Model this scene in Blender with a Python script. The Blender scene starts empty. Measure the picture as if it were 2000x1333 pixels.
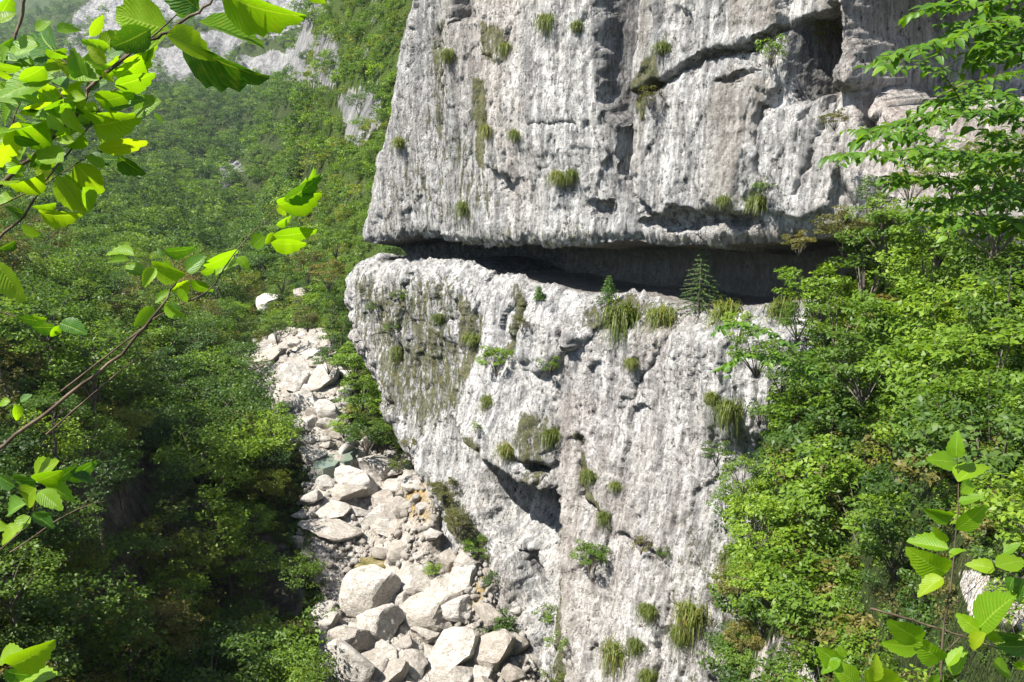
import bpy, math, random, time
import numpy as np
from mathutils import Vector, Matrix, Quaternion
T0 = time.time()
random.seed(7); RNG = np.random.default_rng(7)
SC = bpy.context.scene; COL = SC.collection
# ---------------------------------------------------------------- camera, sky, sun, exposure
PITCH = math.radians(12.0); F = 1732.0; CX, CY = 1000.0, 666.5
cd = bpy.data.cameras.new('camera'); cd.lens = 36.0 * F / 2000.0; cd.sensor_width = 36.0
cd.clip_start = 0.05; cd.clip_end = 6000.0
cam = bpy.data.objects.new('camera', cd); COL.objects.link(cam)
cam.rotation_euler = (math.pi / 2 - PITCH, 0, 0); SC.camera = cam
SUN_EL = math.radians(53.0); SUN_V = Vector((-0.90, -0.435, 0.0)).normalized() * math.cos(SUN_EL) + Vector((0, 0, math.sin(SUN_EL)))
world = bpy.data.worlds.new('World'); SC.world = world; world.use_nodes = True
wn = world.node_tree.nodes; wl = world.node_tree.links
sky = wn.new('ShaderNodeTexSky'); sky.sky_type = 'NISHITA'; sky.sun_disc = False
sky.sun_elevation = SUN_EL; sky.sun_rotation = math.atan2(SUN_V.x, SUN_V.y); sky.altitude = 700
wl.new(sky.outputs[0], wn['Background'].inputs[0]); wn['Background'].inputs[1].default_value = 0.085
sd = bpy.data.lights.new('sun', 'SUN'); sd.energy = 5.0; sd.angle = math.radians(0.5); sd.color = (1.0, 0.955, 0.88)
sun = bpy.data.objects.new('sun', sd); COL.objects.link(sun)
sun.rotation_euler = (-SUN_V).to_track_quat('-Z', 'Y').to_euler(); sun.location = (0, 0, 60)
SC.view_settings.view_transform = 'Standard'; SC.view_settings.look = 'None'
SC.view_settings.exposure = 1.42; SC.view_settings.gamma = 1.0; SC.view_settings.use_curve_mapping = False
HAZE = 0.00008
SC.cycles.max_bounces = 6; SC.cycles.transparent_max_bounces = 6; SC.cycles.volume_bounces = 0

# ---------------------------------------------------------------- helpers: picture <-> place
SP, CP = math.sin(PITCH), math.cos(PITCH)
def ray(px, py):
    x = (np.asarray(px, float) - CX) / F; y = (CY - np.asarray(py, float)) / F
    wy = CP + y * SP
    return x / wy, (-SP + y * CP) / wy          # X/Y and z/Y
def at(px, py, Y):
    s, e = ray(px, py); return Vector((float(s) * Y, Y, float(e) * Y))
def proj(X, Y, Z):
    d = Y * CP - Z * SP; up = Y * SP + Z * CP
    d = np.where(d < 0.01, 0.01, d)
    return CX + F * X / d, CY - F * up / d
# ---------------------------------------------------------------- noise
def _h(ix, iy, iz, seed):
    n = (ix.astype(np.uint32) * np.uint32(374761393) + iy.astype(np.uint32) * np.uint32(668265263)
         + iz.astype(np.uint32) * np.uint32(2147483647) + np.uint32(seed * 974711))
    n = (n ^ (n >> np.uint32(13))) * np.uint32(1274126177)
    n = n ^ (n >> np.uint32(16))
    n = n * np.uint32(2654435761); n = n ^ (n >> np.uint32(15))
    return (n & np.uint32(0xffff)).astype(np.float32) / 32767.5 - 1.0
def vnoise(x, y, z, seed=0):
    x, y, z = np.broadcast_arrays(x, y, z)
    x0 = np.floor(x); y0 = np.floor(y); z0 = np.floor(z)
    fx = (x - x0).astype(np.float32); fy = (y - y0).astype(np.float32); fz = (z - z0).astype(np.float32)
    fx = fx * fx * fx * (fx * (fx * 6 - 15) + 10); fy = fy * fy * fy * (fy * (fy * 6 - 15) + 10); fz = fz * fz * (3 - 2 * fz)
    ix = x0.astype(np.int64); iy = y0.astype(np.int64); iz = z0.astype(np.int64)
    def c(a, b, d): return _h(ix + a, iy + b, iz + d, seed)
    l = lambda a, b, t: a + (b - a) * t
    return l(l(l(c(0,0,0), c(1,0,0), fx), l(c(0,1,0), c(1,1,0), fx), fy),
             l(l(c(0,0,1), c(1,0,1), fx), l(c(0,1,1), c(1,1,1), fx), fy), fz)
def fbm(x, y, z, octv=4, seed=0, gain=0.5, ridge=False):
    a = 1.0; s = 0.0; t = 0.0
    for k in range(octv):
        n = vnoise(x, y, z, seed + k * 17)
        if ridge: n = 1.0 - 2.0 * np.abs(n)
        s = s + a * n; t += a; a *= gain; x = x * 2.03 + 5.1; y = y * 2.03 + 1.7; z = z * 2.03 + 9.2
    return s / t
def sstep(a, b, x):
    t = np.clip((x - a) / (b - a), 0, 1); return t * t * (3 - 2 * t)
def sdpoly(px, py, pts):
    """signed distance to a polygon, negative inside"""
    d = np.full(np.shape(px), 1e18); ins = np.zeros(np.shape(px), bool); n = len(pts)
    for i in range(n):
        ax, ay = pts[i]; bx, by = pts[(i + 1) % n]
        ex, ey = bx - ax, by - ay; wx, wy = px - ax, py - ay
        t = np.clip((wx * ex + wy * ey) / (ex * ex + ey * ey + 1e-9), 0, 1)
        d = np.minimum(d, (wx - t * ex) ** 2 + (wy - t * ey) ** 2)
        c = ((ay > py) != (by > py)) & (px < (bx - ax) * (py - ay) / (by - ay + 1e-12) + ax)
        ins ^= c
    d = np.sqrt(d); return np.where(ins, -d, d)
def pmask(px, py, pts, soft=12): return 1.0 - sstep(-soft, soft, sdpoly(px, py, pts))
# ---------------------------------------------------------------- helpers: objects
def mesh_np(name, V, Q, mat=None, attrs=None, smooth=True):
    me = bpy.data.meshes.new(name); V = np.asarray(V, np.float32); Q = np.asarray(Q, np.int32)
    me.vertices.add(len(V)); me.vertices.foreach_set('co', V.ravel())
    k = Q.shape[1]; me.loops.add(Q.size); me.loops.foreach_set('vertex_index', Q.ravel())
    me.polygons.add(len(Q)); me.polygons.foreach_set('loop_start', np.arange(0, Q.size, k, dtype=np.int32))
    me.polygons.foreach_set('loop_total', np.full(len(Q), k, np.int32))
    if smooth: me.polygons.foreach_set('use_smooth', np.ones(len(Q), bool))
    for n, a in (attrs or {}).items():
        at_ = me.attributes.new(n, 'FLOAT', 'POINT'); at_.data.foreach_set('value', np.asarray(a, np.float32).ravel())
    me.update(); me.validate()
    if mat: me.materials.append(mat)
    return me
def link(name, me, parent=None, loc=None):
    o = bpy.data.objects.new(name, me); COL.objects.link(o)
    if parent: o.parent = parent
    if loc is not None: o.location = loc
    return o
def tag(o, label=None, cat=None, group=None, kind=None):
    if label: o['label'] = label
    if cat: o['category'] = cat
    if group: o['group'] = group
    if kind: o['kind'] = kind
    return o
def empty(name, loc): 
    o = bpy.data.objects.new(name, None); COL.objects.link(o); o.location = loc; o.empty_display_size = 0.2; return o
def gridq(nr, nc):
    i = np.arange(nr * nc).reshape(nr, nc)
    return np.stack([i[:-1, :-1], i[:-1, 1:], i[1:, 1:], i[1:, :-1]], -1).reshape(-1, 4)
def tube(paths, nside=5):
    """paths: list of (points Nx3, radii N) -> V, Q (quads)"""
    Vs, Qs = [], []; off = 0
    for P, R in paths:
        P = np.asarray(P, float); R = np.asarray(R, float); n = len(P)
        T = np.gradient(P, axis=0); T /= np.linalg.norm(T, axis=1)[:, None] + 1e-9
        ref = np.array([0.31, 0.17, 0.93]); A = np.cross(T, ref); A /= np.linalg.norm(A, axis=1)[:, None] + 1e-9
        B = np.cross(T, A); th = np.arange(nside) * 2 * math.pi / nside
        ring = P[:, None, :] + R[:, None, None] * (np.cos(th)[None, :, None] * A[:, None, :] + np.sin(th)[None, :, None] * B[:, None, :])
        Vs.append(ring.reshape(-1, 3))
        i = np.arange(n * nside).reshape(n, nside); j = np.roll(i, -1, 1)
        Qs.append(np.stack([i[:-1], j[:-1], j[1:], i[1:]], -1).reshape(-1, 4) + off); off += n * nside
    return np.concatenate(Vs), np.concatenate(Qs)
# ---------------------------------------------------------------- materials
class M:
    def __init__(s, name, rough=0.9, spec=0.2):
        s.m = bpy.data.materials.new(name); s.m.use_nodes = True; s.nt = s.m.node_tree; s.N = s.nt.nodes; s.L = s.nt.links
        s.b = s.N['Principled BSDF']; s.b.inputs['Roughness'].default_value = rough; s.b.inputs['Specular IOR Level'].default_value = spec
        s.out = s.N['Material Output']
    def new(s, t, **k):
        n = s.N.new(t)
        for a, v in k.items(): setattr(n, a, v)
        return n
    def pos(s, scale=(1, 1, 1), space='Position'):
        if space == 'Position': src = s.new('ShaderNodeNewGeometry').outputs['Position']
        else: src = s.new('ShaderNodeTexCoord').outputs[space]
        m = s.new('ShaderNodeMapping'); m.inputs['Scale'].default_value = scale; s.L.new(src, m.inputs[0]); return m.outputs[0]
    def noise(s, vec, scale=1, detail=4, rough=0.55, dist=0):
        n = s.new('ShaderNodeTexNoise'); n.inputs['Scale'].default_value = scale; n.inputs['Detail'].default_value = detail
        n.inputs['Roughness'].default_value = rough; n.inputs['Distortion'].default_value = dist; s.L.new(vec, n.inputs['Vector']); return n.outputs['Fac']
    def attr(s, name): return s.new('ShaderNodeAttribute', attribute_name=name).outputs['Fac']
    def rand(s): return s.new('ShaderNodeObjectInfo').outputs['Random']
    def ramp(s, fac, stops):
        r = s.new('ShaderNodeValToRGB'); e = r.color_ramp.elements
        while len(e) < len(stops): e.new(0.5)
        for k, (p, c) in enumerate(stops):
            e[k].position = p; e[k].color = (*c, 1) if not isinstance(c, (int, float)) else (c, c, c, 1)
        s.L.new(fac, r.inputs[0]); return r.outputs[0]
    def mix(s, f, a, b, mode='MIX'):
        n = s.new('ShaderNodeMix', data_type='RGBA', blend_type=mode)
        for i, v in ((0, f), (6, a), (7, b)):
            sock = n.inputs[i]
            if isinstance(v, (int, float)): sock.default_value = v if i == 0 else (v, v, v, 1)
            elif isinstance(v, tuple): sock.default_value = (*v, 1)
            else: s.L.new(v, sock)
        return n.outputs[2]
    def math(s, op, a, b=0.0, clamp=False):
        n = s.new('ShaderNodeMath', operation=op, use_clamp=clamp)
        for i, v in enumerate((a, b)):
            if isinstance(v, (int, float)): n.inputs[i].default_value = v
            else: s.L.new(v, n.inputs[i])
        return n.outputs[0]
    def bump(s, h, strength=0.5, dist=0.1, nrm=None):
        b = s.new('ShaderNodeBump'); b.inputs['Strength'].default_value = strength; b.inputs['Distance'].default_value = dist
        s.L.new(h, b.inputs['Height'])
        if nrm: s.L.new(nrm, b.inputs['Normal'])
        return b.outputs[0]
    def base(s, c): 
        if isinstance(c, tuple): s.b.inputs['Base Color'].default_value = (*c, 1)
        else: s.L.new(c, s.b.inputs['Base Color'])
    def normal(s, n): s.L.new(n, s.b.inputs['Normal'])

def leaf_material(name, stops, trans=0.45, tint=(1.25, 1.3, 0.45), veins=False, rough=0.5):
    m = M(name, rough, 0.35)
    t = m.math('ADD', m.math('MULTIPLY', m.attr('tone'), 0.62), m.math('MULTIPLY', m.rand(), 0.38))
    c = m.ramp(t, stops)
    if veins:
        uv = m.new('ShaderNodeAttribute', attribute_name='UVMap').outputs['Vector']
        sep = m.new('ShaderNodeSeparateXYZ'); m.L.new(uv, sep.inputs[0])
        ax = m.math('ABSOLUTE', m.math('SUBTRACT', sep.outputs[0], 0.5))
        w = m.math('SINE', m.math('MULTIPLY', m.math('SUBTRACT', sep.outputs[1], m.math('MULTIPLY', ax, 0.55)), 82.0))
        v = m.math('POWER', m.math('MULTIPLY', m.math('ADD', w, 1.0), 0.5), 3.0)
        mid = m.math('LESS_THAN', ax, 0.022)
        k = m.math('MAXIMUM', m.math('MULTIPLY', v, 0.09), m.math('MULTIPLY', mid, 0.5))
        blot = m.noise(m.pos((1, 1, 1), 'Object'), 9, 3)
        c = m.mix(m.ramp(blot, [(0.55, 0.0), (0.8, 0.45)]), c, (0.33, 0.30, 0.03))
        c = m.mix(k, c, (0.40, 0.52, 0.08))
        m.normal(m.bump(w, 0.25, 0.003))
    m.base(c)
    tr = m.new('ShaderNodeBsdfTranslucent'); m.L.new(m.mix(1.0, c, tint, 'MULTIPLY'), tr.inputs[0])
    mx = m.new('ShaderNodeMixShader'); mx.inputs[0].default_value = trans
    m.L.new(m.b.outputs[0], mx.inputs[1]); m.L.new(tr.outputs[0], mx.inputs[2]); m.L.new(mx.outputs[0], m.out.inputs[0])
    return m.m
MAT = {}
MAT['leaf_mid'] = leaf_material('broad leaf green', [(0.0, (0.022, 0.05, 0.010)), (0.45, (0.072, 0.135, 0.016)), (0.8, (0.145, 0.225, 0.022)), (1.0, (0.26, 0.30, 0.035))])
MAT['leaf_dark'] = leaf_material('dark leaf green', [(0.0, (0.014, 0.034, 0.010)), (0.5, (0.055, 0.11, 0.02)), (1.0, (0.13, 0.21, 0.03))])
MAT['leaf_yellow'] = leaf_material('yellowing leaf green', [(0.0, (0.05, 0.08, 0.010)), (0.5, (0.13, 0.17, 0.018)), (1.0, (0.28, 0.27, 0.035))])
MAT['leaf_bright'] = leaf_material('bright leaf green', [(0.0, (0.04, 0.085, 0.012)), (0.5, (0.125, 0.215, 0.018)), (1.0, (0.27, 0.37, 0.03))])
MAT['leaf_olive'] = leaf_material('olive brown leaf', [(0.0, (0.045, 0.050, 0.014)), (0.5, (0.12, 0.120, 0.028)), (1.0, (0.24, 0.19, 0.05))])
MAT['leaf_fore'] = leaf_material('thin backlit beech leaf', [(0.0, (0.07, 0.18, 0.008)), (0.5, (0.17, 0.33, 0.008)), (0.85, (0.27, 0.42, 0.010)), (1.0, (0.38, 0.44, 0.012))], trans=0.6, tint=(1.35, 1.35, 0.35), veins=True, rough=0.42)
MAT['leaf_spray'] = leaf_material('hornbeam leaf green', [(0.0, (0.03, 0.085, 0.010)), (0.5, (0.085, 0.185, 0.014)), (0.85, (0.17, 0.29, 0.02)), (1.0, (0.33, 0.34, 0.03))], trans=0.5, tint=(1.3, 1.3, 0.4), rough=0.45)
MAT['needle'] = leaf_material('spruce needle green', [(0.0, (0.04, 0.10, 0.018)), (1.0, (0.14, 0.26, 0.04))], trans=0.35)
MAT['grass'] = leaf_material('hanging grass', [(0.0, (0.045, 0.055, 0.012)), (0.5, (0.10, 0.14, 0.018)), (0.85, (0.17, 0.17, 0.04)), (1.0, (0.30, 0.20, 0.07))], trans=0.3)
def bark(name, c0, c1):
    m = M(name, 0.9); n = m.noise(m.pos((6, 6, 1.5), 'Object'), 3, 5); m.base(m.ramp(n, [(0.3, c0), (0.7, c1)])); m.normal(m.bump(n, 0.5, 0.02)); return m.m
MAT['bark'] = bark('grey brown bark', (0.045, 0.036, 0.028), (0.17, 0.145, 0.12))
MAT['twig'] = bark('brown twig bark', (0.03, 0.02, 0.014), (0.16, 0.115, 0.075))
def rock_material():
    m = M('streaked limestone', 0.92, 0.15); L = m.L
    P = m.pos()
    big = m.noise(m.pos((0.09, 0.09, 0.05)), 1.0, 4)
    blotch = m.noise(m.pos((0.9, 0.9, 0.45)), 1.0, 6, 0.65)
    streak = m.noise(m.pos((1.5, 1.5, 0.10)), 1.0, 6, 0.65, 0.4)
    streakf = m.noise(m.pos((5.2, 5.2, 0.85)), 1.0, 5, 0.7)
    grain = m.noise(P, 7.0, 6, 0.75)
    pits = m.new('ShaderNodeTexVoronoi', feature='F1'); pits.inputs['Scale'].default_value = 2.2; L.new(m.pos((1.6, 1.6, 0.8)), pits.inputs['Vector'])
    c = m.ramp(blotch, [(0.30, (0.40, 0.385, 0.36)), (0.46, (0.60, 0.585, 0.56)), (0.62, (0.78, 0.765, 0.74))])
    c = m.mix(m.ramp(streak, [(0.46, 0.0), (0.60, 0.85)]), c, (0.24, 0.24, 0.24))
    c = m.mix(m.ramp(streakf, [(0.49, 0.0), (0.62, 0.72)]), c, (0.16, 0.158, 0.155))
    c = m.mix(m.ramp(streakf, [(0.30, 0.55), (0.44, 0.0)]), c, (0.80, 0.79, 0.77))
    c = m.mix(m.ramp(big, [(0.50, 0.0), (0.62, 0.30)]), c, (0.50, 0.41, 0.33))
    c = m.mix(m.ramp(grain, [(0.30, 0.8), (0.44, 0.0)]), c, (0.13, 0.125, 0.115))
    spk = m.noise(m.pos((3.6, 3.6, 2.4)), 1.0, 7, 0.8)
    c = m.mix(m.ramp(spk, [(0.39, 1.0), (0.435, 0.0)]), c, (0.055, 0.053, 0.048))
    c = m.mix(m.ramp(spk, [(0.56, 0.0), (0.68, 0.6)]), c, (0.86, 0.86, 0.85))
    # dark water stains and painted recess shade, buff patches, moss: shapes come from the mesh attributes, broken up by noise
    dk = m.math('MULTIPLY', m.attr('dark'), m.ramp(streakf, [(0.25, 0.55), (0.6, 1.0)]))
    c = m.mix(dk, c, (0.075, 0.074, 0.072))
    bf = m.math('MULTIPLY', m.attr('buff'), m.ramp(streak, [(0.3, 0.5), (0.6, 1.0)]))
    c = m.mix(bf, c, (0.32, 0.28, 0.235))
    pk = m.attr('pink'); c = m.mix(m.math('MULTIPLY', pk, m.ramp(blotch, [(0.35, 0.9), (0.6, 0.4)])), c, (0.50, 0.40, 0.35))
    mn = m.noise(m.pos((3.2, 3.2, 0.62)), 1.0, 7, 0.76)
    ms = m.math('ADD', mn, m.math('MULTIPLY', m.attr('moss'), 0.34))
    mossk = m.ramp(ms, [(0.63, 0.0), (0.70, 0.85)])
    mc = m.ramp(m.noise(P, 2.5, 4), [(0.35, (0.055, 0.065, 0.014)), (0.6, (0.13, 0.13, 0.035)), (0.75, (0.19, 0.145, 0.055))])
    c = m.mix(mossk, c, mc)
    m.base(c)
    h = m.math('ADD', m.math('MULTIPLY', grain, 0.5), m.math('MULTIPLY', streakf, 0.55))
    h = m.math('ADD', h, m.math('MULTIPLY', m.ramp(pits.outputs['Distance'], [(0.05, 0.0), (0.30, 1.0)]), 0.28))
    h = m.math('ADD', h, m.math('MULTIPLY', mossk, 0.3)); h = m.math('ADD', h, m.math('MULTIPLY', spk, 0.9))
    m.normal(m.bump(h, 1.0, 0.42))
    return m.m
MAT['rock'] = rock_material()
def boulder_material():
    m = M('pale river limestone', 0.88, 0.2)
    n = m.noise(m.pos((1, 1, 1), 'Object'), 2.2, 6, 0.65); g = m.noise(m.pos((1, 1, 1), 'Object'), 14, 5, 0.75)
    c = m.ramp(n, [(0.3, (0.37, 0.335, 0.295)), (0.5, (0.53, 0.50, 0.455)), (0.7, (0.68, 0.66, 0.62))])
    c = m.mix(m.ramp(m.rand(), [(0.0, 0.0), (0.5, 0.25), (1.0, 0.85)]), c, (0.34, 0.295, 0.245))
    c = m.mix(m.ramp(m.noise(m.pos((1, 1, 1), 'Object'), 5, 6, 0.75), [(0.52, 0.0), (0.66, 0.55)]), c, (0.72, 0.70, 0.66))
    c = m.mix(m.ramp(g, [(0.36, 0.75), (0.46, 0.0)]), c, (0.13, 0.115, 0.09))
    wv = m.noise(m.pos((0.8, 0.8, 4.0), 'Object'), 1.6, 6, 0.7, 1.2); c = m.mix(m.ramp(wv, [(0.53, 0.0), (0.58, 0.5), (0.63, 0.0)]), c, (0.20, 0.17, 0.13))
    m.base(c); m.normal(m.bump(m.math('ADD', g, n), 0.9, 0.2)); return m.m
MAT['boulder'] = boulder_material()
def terrain_material():
    m = M('hillside soil and rock', 0.95, 0.1); P = m.pos()
    n1 = m.noise(P, 0.5, 6, 0.65); n2 = m.noise(m.pos((0.03, 0.03, 0.012)), 1, 7, 0.7); n3 = m.noise(P, 3.5, 5, 0.7)
    green = m.ramp(n1, [(0.3, (0.020, 0.030, 0.010)), (0.55, (0.045, 0.065, 0.016)), (0.75, (0.085, 0.085, 0.035))])
    gn = m.noise(P, 1.3, 6, 0.7)
    bed = m.ramp(gn, [(0.3, (0.30, 0.26, 0.215)), (0.5, (0.46, 0.42, 0.365)), (0.7, (0.62, 0.59, 0.545))])
    bed = m.mix(m.ramp(n3, [(0.34, 0.8), (0.46, 0.0)]), bed, (0.20, 0.17, 0.135))
    bed = m.mix(m.attr('ochre'), bed, m.ramp(n3, [(0.35, (0.30, 0.17, 0.05)), (0.6, (0.38, 0.30, 0.13))]))
    n4 = m.noise(m.pos((0.30, 0.30, 0.16)), 1, 7, 0.82); fs = m.math('ADD', m.math('MULTIPLY', n2, 0.25), m.math('MULTIPLY', n4, 0.75))
    far = m.ramp(fs, [(0.38, (0.05, 0.052, 0.055)), (0.46, (0.15, 0.148, 0.145)), (0.54, (0.25, 0.245, 0.235)), (0.64, (0.36, 0.35, 0.335))])
    green = m.mix(m.attr('meadow'), green, m.ramp(n3, [(0.3, (0.025, 0.045, 0.010)), (0.5, (0.06, 0.10, 0.018)), (0.7, (0.11, 0.115, 0.035))]))
    rock = m.mix(m.attr('farrock'), bed, far)
    rock = m.mix(m.attr('shady'), rock, m.ramp(gn, [(0.3, (0.035, 0.032, 0.025)), (0.55, (0.11, 0.10, 0.08)), (0.7, (0.20, 0.185, 0.16))]))  # left bank shade put into the rock colour as darker brown
    k = m.math('ADD', m.attr('rock'), m.math('MULTIPLY', m.math('SUBTRACT', m.noise(m.pos((.10, .10, .10)), 1, 8, .75), 0.5), 1.0))
    c = m.mix(m.ramp(k, [(0.46, 0.0), (0.56, 1.0)]), green, rock)
    m.base(c); m.normal(m.bump(m.math('ADD', m.math('MULTIPLY', n4, 3.0), m.math('ADD', n1, m.math('MULTIPLY', n3, 0.4))), 0.9, 0.7)); return m.m
MAT['terrain'] = terrain_material()
m = M('clear green pool water', 0.08, 0.5); m.base(m.ramp(m.noise(m.pos(), 0.8, 3), [(0.3, (0.10, 0.14, 0.11)), (0.7, (0.17, 0.20, 0.155))]))
m.normal(m.bump(m.noise(m.pos(), 5, 3), 0.15, 0.05)); MAT['water'] = m.m
m = M('algae green shallow water', 0.12, 0.5); m.base(m.ramp(m.noise(m.pos(), 2.0, 4), [(0.3, (0.07, 0.07, 0.025)), (0.5, (0.14, 0.12, 0.045)), (0.65, (0.24, 0.20, 0.12))]))
m.normal(m.bump(m.noise(m.pos(), 5, 3), 0.15, 0.05)); MAT['algae'] = m.m
# ================================================================ CLIFF
P0 = np.array([-11.6, 65.0]); E = np.array([0.6944, -0.7196]); NO = np.array([-0.7196, -0.6944])   # corner, along the face (to the right), outward
def glow(z):        # the foot of the wall leans out towards the stream
    t = np.maximum(0.0, -12.0 - z); return 0.30 * t * t / (t + 3.0)
def face(px, py):
    """the picture point on the undisplaced cliff face"""
    s, e = ray(px, py); g = 0.0
    for _ in range(25):
        Y = (NO @ P0 + g) / (NO[0] * s + NO[1]); g = 0.5 * g + 0.5 * glow(Y * e)
    return s * Y, Y, e * Y
def face_a(px, py):
    X, Y, Z = face(px, py); return (X - P0[0]) * E[0] + (Y - P0[1]) * E[1], Z
def curve(pts):
    A = np.array([face_a(x, y) for x, y in pts]); o = np.argsort(A[:, 0]); return A[o, 0], A[o, 1]
ZL = curve([(690, 514), (730, 506), (760, 503), (800, 504), (830, 504), (870, 518), (910, 541), (960, 545), (1040, 566), (1100, 572), (1200, 576), (1240, 590), (1300, 600), (1380, 602), (1450, 594), (1540, 590), (1700, 600), (1900, 560), (2300, 560)])
ZU = curve([(690, 470), (760, 455), (800, 462), (900, 470), (1000, 474), (1100, 474), (1170, 466), (1250, 474), (1290, 474), (1400, 472), (1500, 462), (1560, 462), (1620, 440), (1700, 430), (1800, 470), (1900, 480), (2300, 480)])
_c = np.array([face_a(x, y) for x, y in [(850, -150), (800, 0), (772, 130), (748, 300), (722, 400), (700, 478), (712, 505), (688, 530), (672, 575), (672, 640), (706, 700), (740, 800), (780, 880), (815, 960), (900, 1330)]])
_o = np.argsort(_c[:, 1]); CZ, CA = _c[_o, 1], _c[_o, 0]
# columns
nS, nC = 640, 60
pxs = np.concatenate([np.linspace(0, 1, 521)[1:] * 0.62, 0.62 + 0.38 * np.linspace(0, 1, 121)[1:] ** 1.2])
# tau -> along-face position; denser where the picture needs it (equal steps of picture column)
a_of_px = np.array([face_a(x, 560)[0] for x in np.linspace(690, 1720, 521)]); a0 = a_of_px[0]
far_a = np.linspace(a_of_px[-1], 48.0, 121)[1:]
tau = np.concatenate([a_of_px[1:], far_a]); tau = (tau - a0) / (48.0 - a0)
th = np.linspace(math.radians(125), 0, nC)                 # curl round the corner, away from the camera
back = np.linspace(26, 0.4, 26)
ncol = len(back) + nC + len(tau)
# rows: (segment, parameter)
rl = np.linspace(0, 1, 400); rl = 1 - (1 - rl) ** 1.12
rows_lo = rl; rows_fl = np.linspace(0, 1, 26)[1:]; rows_bk = np.linspace(0, 1, 18)[1:]; rows_ce = np.linspace(0, 1, 24)[1:]; rows_up = np.concatenate([np.linspace(0, 0.5, 300), np.linspace(0.5, 1, 40)[1:]])
nrow = len(rows_lo) + len(rows_fl) + len(rows_bk) + len(rows_ce) + len(rows_up)
# per column nominal along-face coordinate for the lip curves
a_nom = np.concatenate([np.full(len(back) + nC, a0), a0 + tau * (48 - a0)])
zl = np.interp(a_nom, *ZL); zu = np.interp(a_nom, *ZU)
DEEP = np.interp(a_nom, [a0, a0 + 6, 12, 30], [3.0, 6.5, 7.5, 7.0])
Zg = np.zeros((nrow, ncol)); G = np.zeros((nrow, ncol)); FR = np.zeros((nrow, ncol)); UP = np.zeros((nrow, ncol)); r = 0
for w in rows_lo:
    z = -42 + w * (zl + 42); rd = np.clip(1 - (zl - z) / 1.6, 0, 1)
    Zg[r] = z; G[r] = glow(z) - rd ** 2 * 1.0; FR[r] = 1; r += 1
for w in rows_fl: Zg[r] = zl + 0.02 - 0.25 * w; G[r] = -1.0 - w * (DEEP - 1.0); FR[r] = 0.25; r += 1
for w in rows_bk: Zg[r] = zl - 0.23 + w * (zu - zl) * .8; G[r] = -DEEP - 0.5 * math.sin(w * math.pi); FR[r] = 0.6; r += 1
for w in rows_ce: Zg[r] = (zl - .23 + .8 * (zu - zl)) * (1 - w) + zu * w; G[r] = -DEEP + w * (DEEP - 0.15); FR[r] = 0.7; r += 1
for w in rows_up:
    z = zu + w * 62.0; rd = np.clip(1 - (z - zu) / 0.8, 0, 1)
    Zg[r] = z; G[r] = 0.25 - 0.4 * rd ** 2 - 0.03 * (z - zu); FR[r] = 1; UP[r] = 1; r += 1
ac = np.interp(Zg[:, 0], CZ, CA) if False else None
AC = np.interp(Zg, CZ, CA)
R_ = 2.6; sil = 0.556 * R_
AA = np.zeros((nrow, ncol)); NN = np.zeros((nrow, ncol)); nb = len(back)
cst = AC + sil
for k in range(nb):
    t = math.radians(125); AA[:, k] = cst[:, k] - R_ * math.sin(t) + (-math.cos(t)) * back[k] * -1 * -1; NN[:, k] = -R_ * (1 - math.cos(t)) - math.sin(t) * back[k]
for k in range(nC):
    t = th[k]; AA[:, nb + k] = cst[:, k] - R_ * math.sin(t); NN[:, nb + k] = -R_ * (1 - math.cos(t))
AA[:, nb + nC:] = cst[:, nb + nC:] + tau[None, :] * (48 - cst[:, nb + nC:])
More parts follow.
